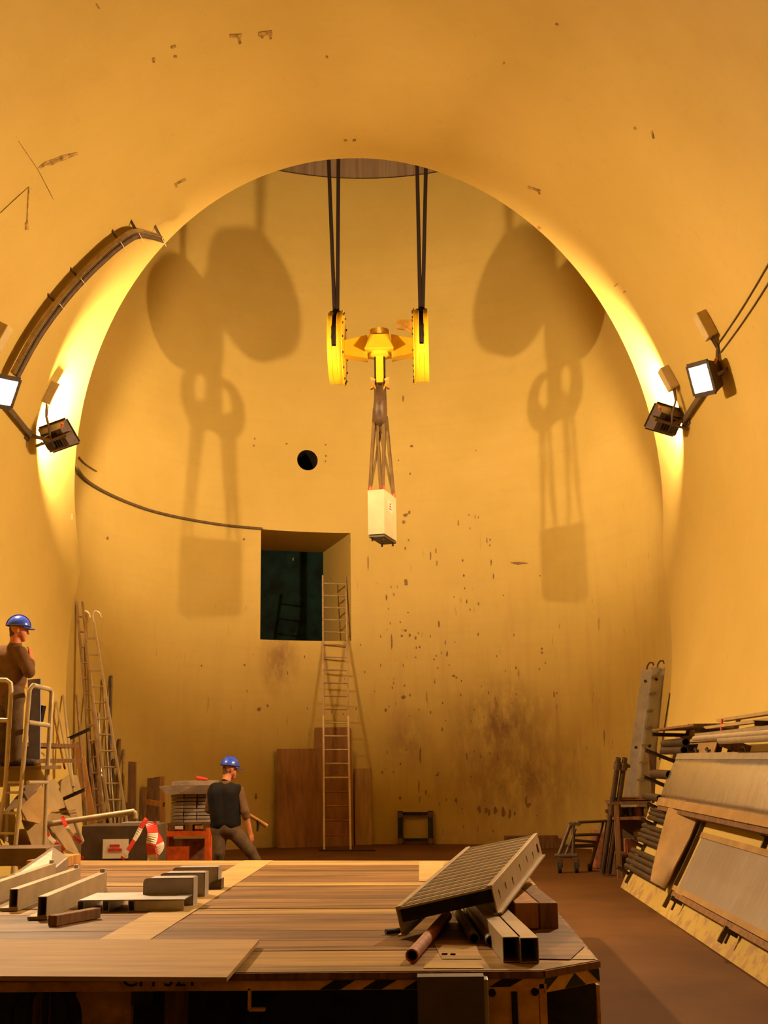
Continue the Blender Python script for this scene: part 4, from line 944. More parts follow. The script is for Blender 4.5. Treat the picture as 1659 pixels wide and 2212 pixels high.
mb = MB(); mb.tube(p+V(0, 0, -.02), aty(1560, 1553, 12.75), .012, 8); solo(mb, 'red_pin', 'red_paint', 'thin red pin at the end of the heavy bracket arm', 'pin')

# ------------------------------------------------------------------ right corner of the shaft: bench, ladder, trestle, leaning pipes
by = 17.55; bz = aty(1345, 1735, by).z
t = thing('workbench', 'old workbench with a cluttered shelf under a dark top in the shaft corner', 'workbench', aty(1370, 1860, by)*1)
t.location.z = 0; WM[t.name] = Matrix.Translation(t.location)
bx0, bx1 = aty(1322, 1730, by).x, aty(1430, 1730, by).x
bp = lambda mb, nm, mt: mb.build(nm, mt, t, smooth=0)
mb = MB(); mb.box(((bx0+bx1)/2, by+.35, bz), (bx1-bx0, .7, .045)); bp(mb, 'top_board', 'wood_dark')
mb = MB(); mb.box(((bx0+bx1)/2, by+.3, bz+.06), (bx1-bx0-.1, .5, .03)); bp(mb, 'upper_board', 'wood_dark')
zsf = aty(1345, 1765, by).z
mb = MB(); mb.box(((bx0+bx1)/2, by+.35, zsf-.02), (bx1-bx0, .68, .04)); bp(mb, 'shelf', 'wood_mid')
for x in (bx0+.06, bx1-.06):
    for y in (by+.04, by+.64):
        mb = MB(); mb.bar(V(x, y, 0), V(x, y, bz-.02), .07, .07); bp(mb, 'leg', 'wood_mid')
mb = MB(); mb.box(((bx0+bx1)/2, by+.35, .3), (bx1-bx0-.1, .6, .03)); bp(mb, 'lower_shelf', 'wood_dark')
mb = MB(); mb.box(((bx0+bx1)/2, by+.68, .5), (bx1-bx0-.1, .02, .9)); bp(mb, 'back_board', 'sheet_dark')
for k, (u, mt, s_) in enumerate(((.2, 'black_steel', .10), (.38, 'steel_pipe', .08), (.55, 'rust_pipe', .10), (.72, 'alu_grey', .09))):
    x = bx0+(bx1-bx0)*u; mb = MB(); mb.tube(V(x, by+.2, zsf+.001), V(x, by+.2, zsf+.11), s_*.6, 12); mb.tube(V(x, by+.2, zsf+.11), V(x, by+.2, zsf+.13), s_*.4, 12)
    solo(mb, 'tin_can', mt, ('black', 'dull brown', 'rusty', 'grey')[k]+' tin standing on the workbench shelf', 'tin', 'tins on the workbench')
mb = MB(); mb.box((bx0+.42, by+.3, .415), (.42, .36, .2)); solo(mb, 'toolbox', 'rust_pipe', 'rust-red box on the low shelf of the workbench', 'box', smooth=0, bev=.01)
mb = MB(); mb.path([V(bx0+.42, by+.28, .516), V(bx0+.42, by+.28, .56), V(bx0+.42, by+.28, .62), V(bx0+.42, by+.28, .66)], [.07, .1, .09, .03], 14); solo(mb, 'glass_jar', 'alu_pale', 'pale round jar on the rust-red box in the workbench', 'jar')
# leaning twin pipes with clamps
for k, (tx, bx, lab) in enumerate(((1336, 1302, 'dark scaffold pipe leaning left of its twin by the workbench'), (1350, 1315, 'dark scaffold pipe leaning against the workbench, right one of a pair'))):
    b = atz(bx, 1892, 0); tp_ = aty(tx, 1637, by-.12); mb = MB(); d = (tp_-b).normalized(); mb.pipe(b+d*.0+V(0, 0, .03), tp_, .038, .03, 14)
    lab = ('dark scaffold pipe leaning by the workbench, on the trestle side of its twin', 'dark scaffold pipe leaning against the workbench, on the rack side of its twin')[k]
    t2 = thing('scaffold_pipe', lab, 'pipe', b, None, 'scaffold pipes by the workbench'); mb.build('tube', 'steel_pipe', t2)
    for q in (.93, .55):
        c = b.lerp(tp_, q); mb = MB(); mb.tube(c-d*.05, c+d*.05, .055, 10); mb.bar(c, c+V(-.09 if q < .9 else .09, -.02, 0), .03, .05); mb.build('clamp', 'hook_brown', t2, smooth=30)
# trestle on castors
t = thing('castor_trestle', 'low tubular trestle on castors beside the scaffold pipes', 'trestle', atz(1240, 1880, 0))
g0, g1 = atz(1210, 1886, 0), atz(1246, 1890, 0); y0 = g0.y
def T(px, py, dy=0): return aty(px, py, y0+dy)
TT = lambda pts, r, nm='tube', mt='bracket_grey', n=10: [MB().path(pts, r, n).build(nm, mt, t)]
for px in (1209, 1245):
    c = T(px, 1874); mb = MB(); mb.tube(V(c.x-.025, y0, .075), V(c.x+.025, y0, .075), .075, 18); mb.build('castor_wheel', 'rubber', t)
    mb = MB(); mb.bar(V(c.x-.04, y0, .08), V(c.x-.04, y0, .21), .012, .05); mb.bar(V(c.x+.04, y0, .08), V(c.x+.04, y0, .21), .012, .05); mb.box((c.x, y0, .215), (.11, .09, .02)); mb.build('castor_fork', 'bracket_grey', t, smooth=0)
a, b = T(1198, 1853), T(1246, 1860); TT([V(a.x, y0, .25), V(b.x, y0, .25)], .035, 'base_tube')
top = T(1240, 1782); zt = top.z
TT([T(1232, 1780), T(1206, 1850)], .03, 'upright'); TT([T(1243, 1790), T(1220, 1852)], .022, 'upright'); TT([T(1238, 1783), T(1238, 1856)], .026, 'upright')
for px in (1233, 1242, 1250): c = T(px, 1780); mb = MB(); mb.tube(c-V(0, .03, 0), c+V(0, .06, 0), .03, 10); mb.build('coupling', 'bracket_grey', t)
TT([T(1250, 1776), T(1312, 1773, .25)], .022, 'rail'); TT([T(1243, 1804), T(1296, 1802, .25)], .022, 'rail'); TT([T(1240, 1815), T(1287, 1819, .25)], .022, 'rail'); TT([T(1225, 1828), T(1285, 1826, .25)], .03, 'rail')
e0, e1 = T(1302, 1776, .25), T(1274, 1872, .25); TT([e0, V(e1.x, e1.y, .05)], .028, 'upright'); TT([T(1312, 1773, .25), V(T(1300, 1876, .25).x, y0+.25, .03)], .026, 'upright')
mb = MB(); mb.tube(V(e1.x-.03, e1.y, .055), V(e1.x+.03, e1.y, .055), .055, 14); mb.build('castor_wheel', 'rubber', t)
c = T(1300, 1815, .5); mb = MB(); mb.box((c.x, c.y+.3, .45), (.3, .3, .5)); 
mb = MB(); mb.box((c.x+.05, c.y+.25, .28), (.32, .3, .56)); solo(mb, 'red_drum_box', 'rust_pipe', 'dull red box standing on the floor behind the castor trestle', 'box', smooth=0, bev=.02)
# staging ladder with hooks, leaning in the corner
P0 = atz(1330, 1856, 0); Pt = shaft(1404, 1446, .14); P1 = atz(1366, 1860, 0)
t = thing('staging_ladder', 'wide-railed aluminium ladder with hooks leaning in the corner above the workbench', 'ladder', P0)
bl_, br_ = atz(1334, 1850, 0), atz(1377, 1852, 0); bl_ = V(bl_.x, 18.55, 0); br_ = V(br_.x, 18.75, 0)
bl_.x = aty(1334, 1850, 18.55).x; br_.x = aty(1374, 1850, 18.75).x
tl_, tr_ = aty(1397, 1447, 19.1), aty(1420, 1443, 19.25)
for a, b, w_ in ((bl_, tl_, .15), (br_, tr_, .22)):
    mb = MB(); d = (b-a).normalized(); mb.bar(a, b, w_, .03, (0, 1, 0)); mb.bar(a+V(w_/2, -.02, 0), b+V(w_/2, -.02, 0), .012, .06, (0, 1, 0)); rl = mb.build('rail', 'alu_grey', t, smooth=0)
    mb = MB(); mb.path([b, b+d*.06, b+d*.12+V(.03, 0, 0), b+d*.12+V(.08, 0, 0), b+d*.07+V(.1, 0, 0)], .014, 8); mb.build('hook', 'steel_pipe', t)
    for q in (.25, .6, .94):
        c = a.lerp(b, q); mb = MB(); mb.tube(c-V(0, .022, 0), c+V(0, .0, 0), .025, 10); mb.build('bolt', 'black_steel', rl)
for k in range(1, 12):
    a, b = bl_.lerp(tl_, k/11.5), br_.lerp(tr_, k/11.5); mb = MB(); mb.bar(a, b, .04, .03); mb.build('rung', 'alu_grey', t, smooth=0)
a, b = shaft(1447, 1498, .03), aty(1425, 1640, 18.0); mb = MB(); mb.path([a, b], .012, 6); solo(mb, 'thin_rod', 'black_steel', 'thin dark rod leaning in the corner behind the staging ladder', 'rod')

# ------------------------------------------------------------------ left corner: ladders, rods, timbers, sheets
def onwall(px, py, off):
    return shaft(px, py, off) if px > 166 else tun(px, py, off)
def floorin(px, margin):       # floor point in the shaft seen in column px, margin away from its wall
    while margin > 0:
        py = 1830.0
        while py < 1900:
            p = atz(px, py, 0)
            if math.hypot(p.x-XC, p.y-YC) < RS-margin: return p
            py += 1
        margin -= .05
    return p
def lean_ladder(name, label, tops, bots, rw, mat, hooks, nr):
    a, b = [shaft(*q, off=.06) for q in tops]; ym = (a.y+b.y)/2; a, b = aty(*tops[0], ym), aty(*tops[1], ym)
    ymb = min(floorin(q[0], .55).y for q in bots); c, d = V(floorin(bots[0][0], .55).x, ymb, 0), V(floorin(bots[1][0], .55).x, ymb, 0); c.x, d.x = [V(atz(q[0], 1860, 0)).x/atz(q[0], 1860, 0).y*ymb for q in bots]
    t = thing(name, label, 'ladder', (c+d)/2)
    for p, q in ((c, a), (d, b)):
        mb = MB(); mb.bar(p, q, .03, rw, (0, 1, 0)); mb.build('rail', mat, t, smooth=0)
        if hooks:
            e = (q-p).normalized(); mb = MB(); mb.path(smoothpts([q-e*.05, q+e*.12, q+e*.2+V(.05, 0, 0), q+e*.17+V(.12, 0, 0), q+e*.08+V(.14, 0, 0)], 4), .02, 8); mb.build('hook', mat, t)
    for k in range(1, nr):
        p, q = c.lerp(a, k/nr), d.lerp(b, k/nr); mb = MB(); mb.tube(p, q, .016, 8); mb.build('rung', mat, t)
lean_ladder('hook_ladder', 'aluminium roof ladder with curled hooks leaning in the corner of rods', ((179, 1345), (203, 1345)), ((252, 1852), (290, 1852)), .075, 'ladder_metal', True, 15)
lean_ladder('long_ladder', 'taller narrow ladder leaning behind the hooked ladder', ((165, 1298), (178, 1300)), ((218, 1856), (236, 1856)), .06, 'ladder_brown', False, 17)
rods = [((240, 1460), (232, 1854), .028, 'steel_pipe', 'tall straight steel pipe in the corner, right of the hooked ladder'), ((222, 1467), (246, 1855), .022, 'ladder_brown', 'brown rod leaning close behind the hooked ladder'), ((166, 1500), (196, 1858), .024, 'ladder_brown', 'brown rod leaning left of the tall narrow ladder'),
        ((184, 1502), (206, 1858), .024, 'steel_pipe', 'grey rod leaning between the two corner ladders'), ((137, 1502), (158, 1700), .02, 'alu', 'shiny thin tube leaning above the dark wall shelves, taller one'), ((122, 1517), (160, 1712), .018, 'alu', 'shiny thin tube leaning above the dark wall shelves, shorter one'), ((113, 1535), (140, 1660), .014, 'wood_mid', 'thin wooden stick leaning on the wall above the dark shelves'),
        ((258, 1597), (248, 1856), .03, 'wood_mid', 'upright brown stick right of the tall steel pipe'), ((268, 1620), (260, 1857), .028, 'ladder_brown', 'upright pale rod beside the charred timber'), ((213, 1540), (228, 1857), .02, 'alu', 'shiny rod leaning in the middle of the rod heap'), ((232, 1585), (255, 1857), .02, 'alu_pale', 'pale rod leaning low in the rod heap'), ((205, 1605), (222, 1858), .03, 'wood_mid', 'brown wooden stake in the rod heap'),
        ((192, 1590), (226, 1858), .025, 'wood_dark', 'dark wooden stake in the rod heap'), ((245, 1640), (236, 1858), .024, 'steel_pipe', 'short steel pipe in the rod heap'), ((222, 1640), (212, 1858), .022, 'ladder_brown', 'short brown rod crossing the rod heap'), ((178, 1640), (240, 1858), .022, 'wood_mid', 'wooden stick slanting low across the rod heap')]
for (tx, ty), (bx, by_), r, mt, lab in rods:
    a = onwall(tx, ty, r+.01)
    if by_ < 1800: b = onwall(bx, by_, .35)
    else: b = floorin(bx, .35+random.uniform(0, .3))+V(0, 0, r*.3)
    mb = MB(); mb.pipe(b, a, r, r*.75, 10); solo(mb, 'leaning_rod', mt, lab, 'rod', 'rods leaning in the left corner', base=b)
def plank(tops, bots, th, mat, label, name='timber_plank', cat='timber', z=0, dy=0):
    c, d = [floorin(q[0], .45) for q in bots]; y = min(c.y, d.y)+dy; c, d = V(c.x*y/c.y, y, 0), V(d.x*y/d.y, y, 0)
    if z is None: ty = y
    else: ty = shaft(*tops[0], off=.1).y if z == 1 else y+.02
    a, b = aty(*tops[0], ty), aty(*tops[1], ty)
    mb = MB(); mb.hexa([c, d, d+V(0, th, 0), c+V(0, th, 0)], [a, b, b+V(0, th, 0), a+V(0, th, 0)]); return solo(mb, name, mat, label, cat, smooth=0, bev=.005)
plank(((158, 1606), (176, 1600)), ((205, 1856), (228, 1856)), .04, 'wood_orange', 'orange-brown plank leaning in front of the rod heap', dy=-.25)
plank(((277, 1645), (292, 1646)), ((272, 1855), (290, 1855)), .1, 'wood_mid', 'tall charred timber post beside the rod heap')
plank(((318, 1681), (331, 1680)), ((314, 1858), (330, 1858)), .1, 'wood_dark', 'dark upright timber in the block group left of the pallet')
plank(((332, 1679), (343, 1678)), ((331, 1857), (342, 1857)), .1, 'wood_mid', 'brown upright timber in the middle of the block group')
plank(((344, 1677), (355, 1677)), ((343, 1857), (355, 1857)), .1, 'wood_orange', 'lighter upright timber in the block group, next to the pallet')
plank(((301, 1706), (313, 1706)), ((298, 1858), (312, 1858)), .1, 'wood_mid', 'shorter upright timber at the left of the block group')
a, b = aty(318, 1732, 17.9), aty(354, 1738, 17.9); mb = MB(); mb.bar(a, b, .12, .07); solo(mb, 'cross_timber', 'wood_orange', 'short timber lying across the upright block group', 'timber', smooth=0)
# left wall shelves
mb = MB(); a = aty(172, 1612, 16.0); mb.box(((a.x+WX(1.9, -1)+.02)/2, 14.75, a.z), (abs(a.x-WX(1.9, -1))-.03, 2.5, .05)); solo(mb, 'wall_shelf', 'wood_dark', 'upper dark shelf board on the left wall beside the rods', 'shelf', smooth=0)
mb = MB(); a = aty(180, 1643, 16.0); mb.box(((a.x+WX(1.66, -1)+.02)/2, 14.75, a.z), (abs(a.x-WX(1.66, -1))-.03, 2.5, .05)); solo(mb, 'wall_shelf', 'wood_dark', 'lower dark shelf board on the left wall beside the rods', 'shelf', smooth=0)
br = thing('shelf_bracket', 'perforated steel bracket sloping above the left wall shelves', 'bracket', aty(160, 1600, 16.2))
mb = MB(); slotted(mb, aty(150, 1592, 16.2), aty(194, 1572, 16.2), .05, .04, 6); mb.build('slotted_bar', 'steel_pipe', br, smooth=0)
br = thing('shelf_bracket', 'perforated steel bracket sloping over the beige sheets', 'bracket', aty(150, 1722, 15.6))
mb = MB(); slotted(mb, aty(134, 1724, 15.6), aty(182, 1703, 15.6), .05, .04, 6); mb.build('slotted_bar', 'steel_pipe', br, smooth=0)
def lsheet(poly, off, mat, label, th=.012, name='scrap_sheet'):
    P = [tun(x, y, off) for x, y in poly]; c = sum(P, V(0, 0, 0))/len(P); n_ = V(.86, -.12, .5).normalized()
    P = [atplane(x, y, c, n_) for x, y in poly]; mb = MB(); mb.prism(P, n_*th); solo(mb, name, mat, label, 'sheet', smooth=0)
lsheet([(90, 1695), (116, 1683), (128, 1700), (125, 1706), (133, 1720), (139, 1745), (108, 1755)], .30, 'sheet_beige', 'cut beige sheet leaning under the left wall shelves, notched edge')
lsheet([(123, 1695), (147, 1674), (165, 1676), (172, 1700), (177, 1765), (152, 1768), (140, 1740)], .14, 'sheet_beige', 'beige sheet leaning behind the sloping perforated bracket')
lsheet([(44, 1741), (91, 1699), (109, 1756), (82, 1780), (48, 1772)], .42, 'hardboard', 'brown sheet tilted beside the platform steps')
lsheet([(46, 1772), (112, 1757), (160, 1766), (178, 1815), (172, 1858), (80, 1862)], .36, 'cardboard', 'wide brown sheet leaning low behind the striped tape')
lsheet([(6, 1756), (62, 1688), (99, 1685), (46, 1742)], .48, 'sheet_dark', 'dark sheet slanting behind the platform steps')
for k in range(3):
    a = aty(110+2*k, 1757+6*k, 15.3); b = aty(156+2*k, 1751+6*k, 15.3); mb = MB(); mb.bar(a, b, .3, .025); solo(mb, 'stacked_board', 'wood_mid' if k % 2 else 'cardboard', ('top', 'middle', 'bottom')[k]+' board of the small stack under the notched beige sheet', 'board', 'small board stack by the left wall', smooth=0)

# ------------------------------------------------------------------ crate with sign, handrail tube, striped tape
cy = 14.9; x0, x1 = aty(176, 1800, cy).x, aty(337, 1800, cy).x; ct = aty(250, 1783, cy).z
t = thing('storage_crate', 'brown metal crate with a white red-printed notice behind the deck', 'crate', V((x0+x1)/2, cy, 0))
mb = MB(); mb.box(((x0+x1)/2, cy+.3, ct/2+.04), (x1-x0, .6, ct-.08)); mb.build('body', 'crate_brown', t, smooth=0, bev=.01)
for x in (x0+.1, x1-.1):
    mb = MB(); mb.box((x, cy+.3, .04), (.1, .6, .08)); mb.build('skid', 'wood_dark', t, smooth=0)
mb = MB(); mb.box(((x0+x1)/2+.2, cy+.28, ct+.012), (.42, .3, .025)); mb.build('lid_grip', 'alu_grey', t, smooth=0)
a, b = aty(223, 1813, cy), aty(277, 1854, cy); mb = MB(); mb.box(((a.x+b.x)/2, cy-.006, (a.z+b.z)/2), (b.x-a.x, .004, a.z-b.z)); nt_ = mb.build('notice', 'paper', t, smooth=0)
for (u0, u1, pyc, h) in ((237, 259, 1827, 5.5), (233, 264, 1836, 5.5)):
    a, b = aty(u0, pyc, cy), aty(u1, pyc, cy); n = 6
    for k in range(n):
        w_ = (b.x-a.x)/n; mb = MB(); mb.box((a.x+w_*(k+.5), cy-.010, a.z), (w_*.84, .003, h/170)); mb.build('notice_print', 'red_ink', nt_, smooth=0)
mb = MB(); a, b = aty(66, 1786, 14.45), aty(290, 1753, 14.45); mb.pipe(a, b, .035, .028, 14); mb2 = MB()
t = thing('handrail_tube', 'pale bent handrail tube lying across the crate', 'handrail', (a+b)/2); mb.build('tube', 'white_tube', t)
MB().path([b+V(-.02, 0, 0), b+V(.01, 0, -.02), aty(292, 1768, 14.45)], .032, 10).build('bent_end', 'white_tube', t); MB().path([aty(160, 1770, 14.5), aty(178, 1818, 14.6)], .026, 10).build('strut', 'white_tube', t); MB().tube(aty(62, 1787, 14.45), a, .036, 12).build('end_cap', 'rubber', t)
def tape(pts, w, label, y, n=14, flat=None):
    P = smoothpts([aty(px, py, y+dy) for px, py, dy in pts], 6); L = [0]
    for p, q in zip(P[:-1], P[1:]): L.append(L[-1]+(q-p).length)
    mb = MB(); b0 = len(mb.v); per = .13
    for i, p in enumerate(P):
        d = (P[min(i+1, len(P)-1)]-P[max(i-1, 0)]).normalized(); s_ = d.cross(V(0, 1, 0)).normalized()
        s_ = (s_+V(0, .5*math.sin(i*.35), 0)).normalized()
        mb.v += [p-s_*w/2, p+s_*w/2]
    for i in range(len(P)-1): mb.f.append((2*i, 2*i+1, 2*i+3, 2*i+2)); mb.m.append(int(L[i]/per) % 2)
    o = solo(mb, 'barrier_tape', ['tape_red', 'tape_white'], label, 'tape', 'red and white barrier tape', smooth=0)
    sd = o.modifiers.new('thick', 'SOLIDIFY'); sd.thickness = .002
ty_ = 14.35
tape([(74, 1770, 0), (70, 1795, -.05), (66, 1822, -.02), (64, 1842, 0)], .07, 'striped tape hanging down from the handrail end', ty_)
tape([(76, 1768, 0), (86, 1795, -.06), (92, 1818, -.05), (100, 1850, 0)], .06, 'striped tape slanting from the handrail end to the deck edge', ty_-.02)
tape([(86, 1788, 0), (110, 1812, -.03), (140, 1836, 0), (180, 1856, .05)], .05, 'long striped tape running from the handrail to the crate foot', ty_)
tape([(134, 1764, 0), (142, 1782, -.02), (155, 1802, 0), (178, 1822, .1)], .045, 'striped tape under the middle of the handrail', ty_+.05)
tape([(318, 1768, 0), (306, 1785, -.03), (290, 1815, -.05), (264, 1856, 0)], .06, 'striped tape slanting across the crate beside the notice', ty_+.3)
tape([(326, 1776, 0), (330, 1800, -.04), (326, 1828, -.05), (330, 1860, 0)], .13, 'wide striped tape hanging at the crate corner', ty_+.3)
tape([(334, 1800, 0), (346, 1826, -.04), (336, 1845, -.05), (330, 1860, 0)], .10, 'crumpled striped tape bow beside the orange trolley', ty_+.36)
# ------------------------------------------------------------------ orange trolley with pallet of blocks
oy = 17.4; x0, x1 = aty(336, 1800, oy).x, aty(458, 1800, oy).x; oz = aty(400, 1796, oy).z
t = thing('orange_trolley', 'orange steel frame trolley under a pallet of blocks', 'trolley', V((x0+x1)/2, oy, 0))
op = lambda mb, nm, mt='orange_paint', **k: mb.build(nm, mt, t, smooth=0, **k)
for x in (x0+.05, x1-.05):
    for y in (oy, oy+.75):
        mb = MB(); mb.bar(V(x, y, 0), V(x, y, oz-.06), .09, .09); op(mb, 'post')
for y in (oy, oy+.75):
    mb = MB(); mb.bar(V(x0, y, oz-.03), V(x1, y, oz-.03), .09, .07); op(mb, 'top_beam')
    mb = MB(); mb.bar(V(x0, y, .12), V(x1, y, .12), .08, .08); op(mb, 'bottom_beam')
for x in (x0+.05, x1-.05): mb = MB(); mb.bar(V(x, oy, oz-.04), V(x, oy+.75, oz-.04), .08, .06); op(mb, 'side_beam')
mb = MB(); mb.box((x0+.33, oy+.04, .33), (.32, .03, .36)); op(mb, 'panel')
mb = MB(); mb.box(((x0+x1)/2, oy+.7, .35), (x1-x0-.1, .03, .45)); op(mb, 'back_panel', 'rust_pipe')
mb = MB(); mb.bar(V(x1-.05-.0, oy-.05, .0), V(x1-.05, oy-.05, oz+.05), .06, .03); op(mb, 'corner_stake')
px0, px1 = aty(362, 1780, oy).x, aty(456, 1780, oy).x
t = thing('wooden_pallet', 'dark wooden pallet on the orange trolley', 'pallet', V((px0+px1)/2, oy, oz))
ph = aty(400, 1778, oy).z-oz+.02
for k in range(3):
    x = px0+.06+(px1-px0-.12)*k/2; mb = MB(); mb.box((x, oy+.35, oz+.05), (.1, .74, .09)); mb.build('bearer', 'wood_dark', t, smooth=0)
for k in range(5):
    mb = MB(); mb.box(((px0+px1)/2, oy+.04+.155*k, oz+.107), (px1-px0, .11, .022)); mb.build('deck_board', 'wood_mid', t, smooth=0)
for xx in (.27, .73):
    mb = MB(); mb.box((px0+(px1-px0)*xx, oy-.012, oz+.055), (.12, .006, .05)); mb.build('tag', 'paper' if xx < .5 else 'wood_orange', t, smooth=0)
bz0 = oz+.12; btop = aty(400, 1716, oy).z; nl = 8; bh = (btop-bz0)/nl; cols = 3; cw = (px1-px0-.06)/cols
base = None
for k in range(cols):
    for l in range(nl):
        jx = random.uniform(-.006, .006); mb = MB(); mb.box((0, 0, bh/2-.004), (cw-.012, .62, bh-.012))
        if base is None: base = solo(mb, 'concrete_block', 'block_grey', 'grey flat block stacked on the pallet of the orange trolley', 'block', 'blocks stacked on the pallet', base=(0, 0, 0), smooth=0); o = base
        else:
            o = base.copy(); COL.objects.link(o)
        o.location = V(px0+.03+cw*(k+.5)+jx, oy+.35+random.uniform(-.008, .008), bz0+bh*l+.002)
a, b = aty(344, 1701, oy), aty(456, 1701, oy)
mb = MB(); mb.prism([V(a.x, oy-.05, btop+.12), V(b.x, oy-.05, btop+.12), V(b.x, oy-.05, btop+.003), V(a.x+.12, oy-.05, btop+.003)], (0, .8, 0)); solo(mb, 'top_slab', 'slab_grey', 'dark slab with a chamfered end on top of the block stack', 'slab', smooth=0)
mb = MB(); mb.box(((px0+px1)/2+.02, oy+.3, btop+.12+.035), (px1-px0-.05, .6, .06)); solo(mb, 'upper_slab', 'block_grey', 'grey slab topmost on the block stack', 'slab', smooth=0)
c = aty(430, 1692, oy); mb = MB(); mb.path([V(c.x-.06, oy+.1, btop+.23), V(c.x+.1, oy+.12, btop+.205)], [.035, .02], 8); solo(mb, 'red_oddment', 'red_paint', 'small red rag lying on top of the block stack', 'oddment')  # red thing of unknown kind, built as a short tapered tube
# small pallet near the man
a = atz(508, 1862, 0); t = thing('small_pallet', 'low wooden pallet on the floor behind the man in the vest', 'pallet', V(a.x, 18.6, 0)); xs = aty(510, 1850, 18.6).x
for k in range(3): mb = MB(); mb.box((xs-.25+.25*k, 18.7, .05), (.09, .6, .1)); mb.build('bearer', 'wood_dark', t, smooth=0)
for k in range(4): mb = MB(); mb.box((xs, 18.45+.17*k, .112), (.62, .12, .022)); mb.build('deck_board', 'wood_mid', t, smooth=0)

# ------------------------------------------------------------------ platform steps at the left
sy = 13.05
st = thing('platform_steps', 'white tubular platform steps with guard rails by the left wall', 'platform steps', V(-4.35, sy, .1))
pz = aty(40, 1655, sy).z
Q = lambda px, py, dy=0: aty(px, py, sy+dy)
def tubes(pts, nm, r=.026): MB().path([p for p in pts], r, 10).build(nm, 'white_tube', st)
lx0, lx1 = Q(-45, 1655).x, Q(52, 1655).x
mb = MB(); mb.box(((lx0+lx1)/2+.08, sy+.36, pz-.02), (lx1-lx0+.22, .72, .04)); mb.build('platform_plate', 'sheet_dark', st, smooth=0)
tubes([Q(-60, 1468), Q(14, 1469), Q(23, 1476), Q(24, 1490), Q(12, 1700)], 'guard_rail'); tubes([Q(-60, 1555), Q(20, 1556)], 'mid_rail')
B0, C0_ = Q(66, 1482), Q(112, 1491, .62)
tubes([V(*Q(46, 1700)), Q(64, 1490), B0+V(.02, .02, .01), C0_+V(-.02, -.02, .01), C0_+V(0, 0, -.03), Q(101, 1690, .62)], 'guard_rail'); tubes([Q(60, 1560), Q(106, 1567, .62)], 'mid_rail')
def legbot(p, q):      # continue line p->q down to floor or wall
    d = (q-p).normalized(); t_ = 0; r = q.copy()
    while r.z > .03 and abs(r.x-XC) < whalf(max(r.z, 0))-.03: r = r+d*.01
    return r
for a, b in ((Q(46, 1700), Q(36, 1800)), (Q(12, 1700), Q(-4, 1800)), (Q(101, 1690, .62), Q(97, 1790, .62)), (Q(18, 1690, .7), Q(14, 1790, .7))):
    tubes([a, legbot(a, b)], 'leg', .024)
for k, py in enumerate((1690, 1712, 1756, 1800)):
    u = (py-1700)/140.0; a, b = Q(12-16*u, py), Q(46-11*u, py); tubes([a, b], 'rung', .014)
a, b = Q(60, 1690), Q(101, 1690, .6); tubes([a, b], 'side_tie', .02)
# blue panel behind the guard rail
a, b = Q(60, 1468, .75), Q(87, 1466, .75); c, d = Q(86, 1640, .75), Q(62, 1642, .75)
prism_thing([a, b, c, d], (0, .03, 0), 'blue_panel', 'blue_panel', 'blue panel standing behind the guard rail of the platform steps', 'panel')
a = Q(84, 1522, .8); mb = MB(); mb.prism([Q(83, 1523, .8), Q(93, 1524, .8), Q(86, 1560, .8), Q(80, 1560, .8)], (0, .12, 0)); solo(mb, 'dark_pouch', 'cloth_black', 'dark pouch hanging on the blue panel', 'pouch', smooth=0)

# ------------------------------------------------------------------ people (one continuous body surface each)
def surface_nets(D, org, h):
    s = D < 0; nx, ny, nz = D.shape
    c = [(i, j, k) for i in (0, 1) for j in (0, 1) for k in (0, 1)]
    edges = [(a, b) for a in range(8) for b in range(a+1, 8) if sum(abs(c[a][t]-c[b][t]) for t in range(3)) == 1]
    sl = lambda A, o: A[o[0]:nx-1+o[0], o[1]:ny-1+o[1], o[2]:nz-1+o[2]]
    acc = np.zeros((nx-1, ny-1, nz-1, 3)); cnt = np.zeros((nx-1, ny-1, nz-1))
    for a, b in edges:
        da, db = sl(D, c[a]), sl(D, c[b]); x = (da < 0) != (db < 0)
        t = np.where(x, da/np.where(x, da-db, 1), 0)
        for ax in range(3): acc[..., ax] += np.where(x, c[a][ax]+t*(c[b][ax]-c[a][ax]), 0)
        cnt += x
    act = cnt > 0; idx = -np.ones(act.shape, int); ii = np.argwhere(act); idx[act] = np.arange(len(ii))
    verts = (ii+acc[act]/cnt[act][:, None])*h+np.array(org)
    faces = []
    for ax in range(3):
        o = [0, 0, 0]; o[ax] = 1
        A = D[:nx-o[0], :ny-o[1], :nz-o[2]]; B = D[o[0]:, o[1]:, o[2]:]
        x = np.argwhere((A < 0) != (B < 0)); u, v = (ax+1) % 3, (ax+2) % 3
        for p in x:
            if p[u] < 1 or p[v] < 1: continue
            q = []
            for du, dv in ((0, 0), (1, 0), (1, 1), (0, 1)):
                r = p.copy(); r[u] -= du; r[v] -= dv
                if (r >= np.array(act.shape)).any(): break
                q.append(idx[tuple(r)])
            if len(q) == 4 and min(q) >= 0: faces.append(tuple(q) if A[tuple(p)] < 0 else tuple(q[::-1]))
    return verts, faces
def prim_d(X, a, b, ra, rb, sc=None):
    a = np.array(a, float); b = np.array(b, float); ab = b-a; L = max(ab @ ab, 1e-9)
    t = np.clip(((X-a) @ ab)/L, 0, 1); return np.linalg.norm(X-a-t[..., None]*ab, axis=-1)-(ra+(rb-ra)*t)
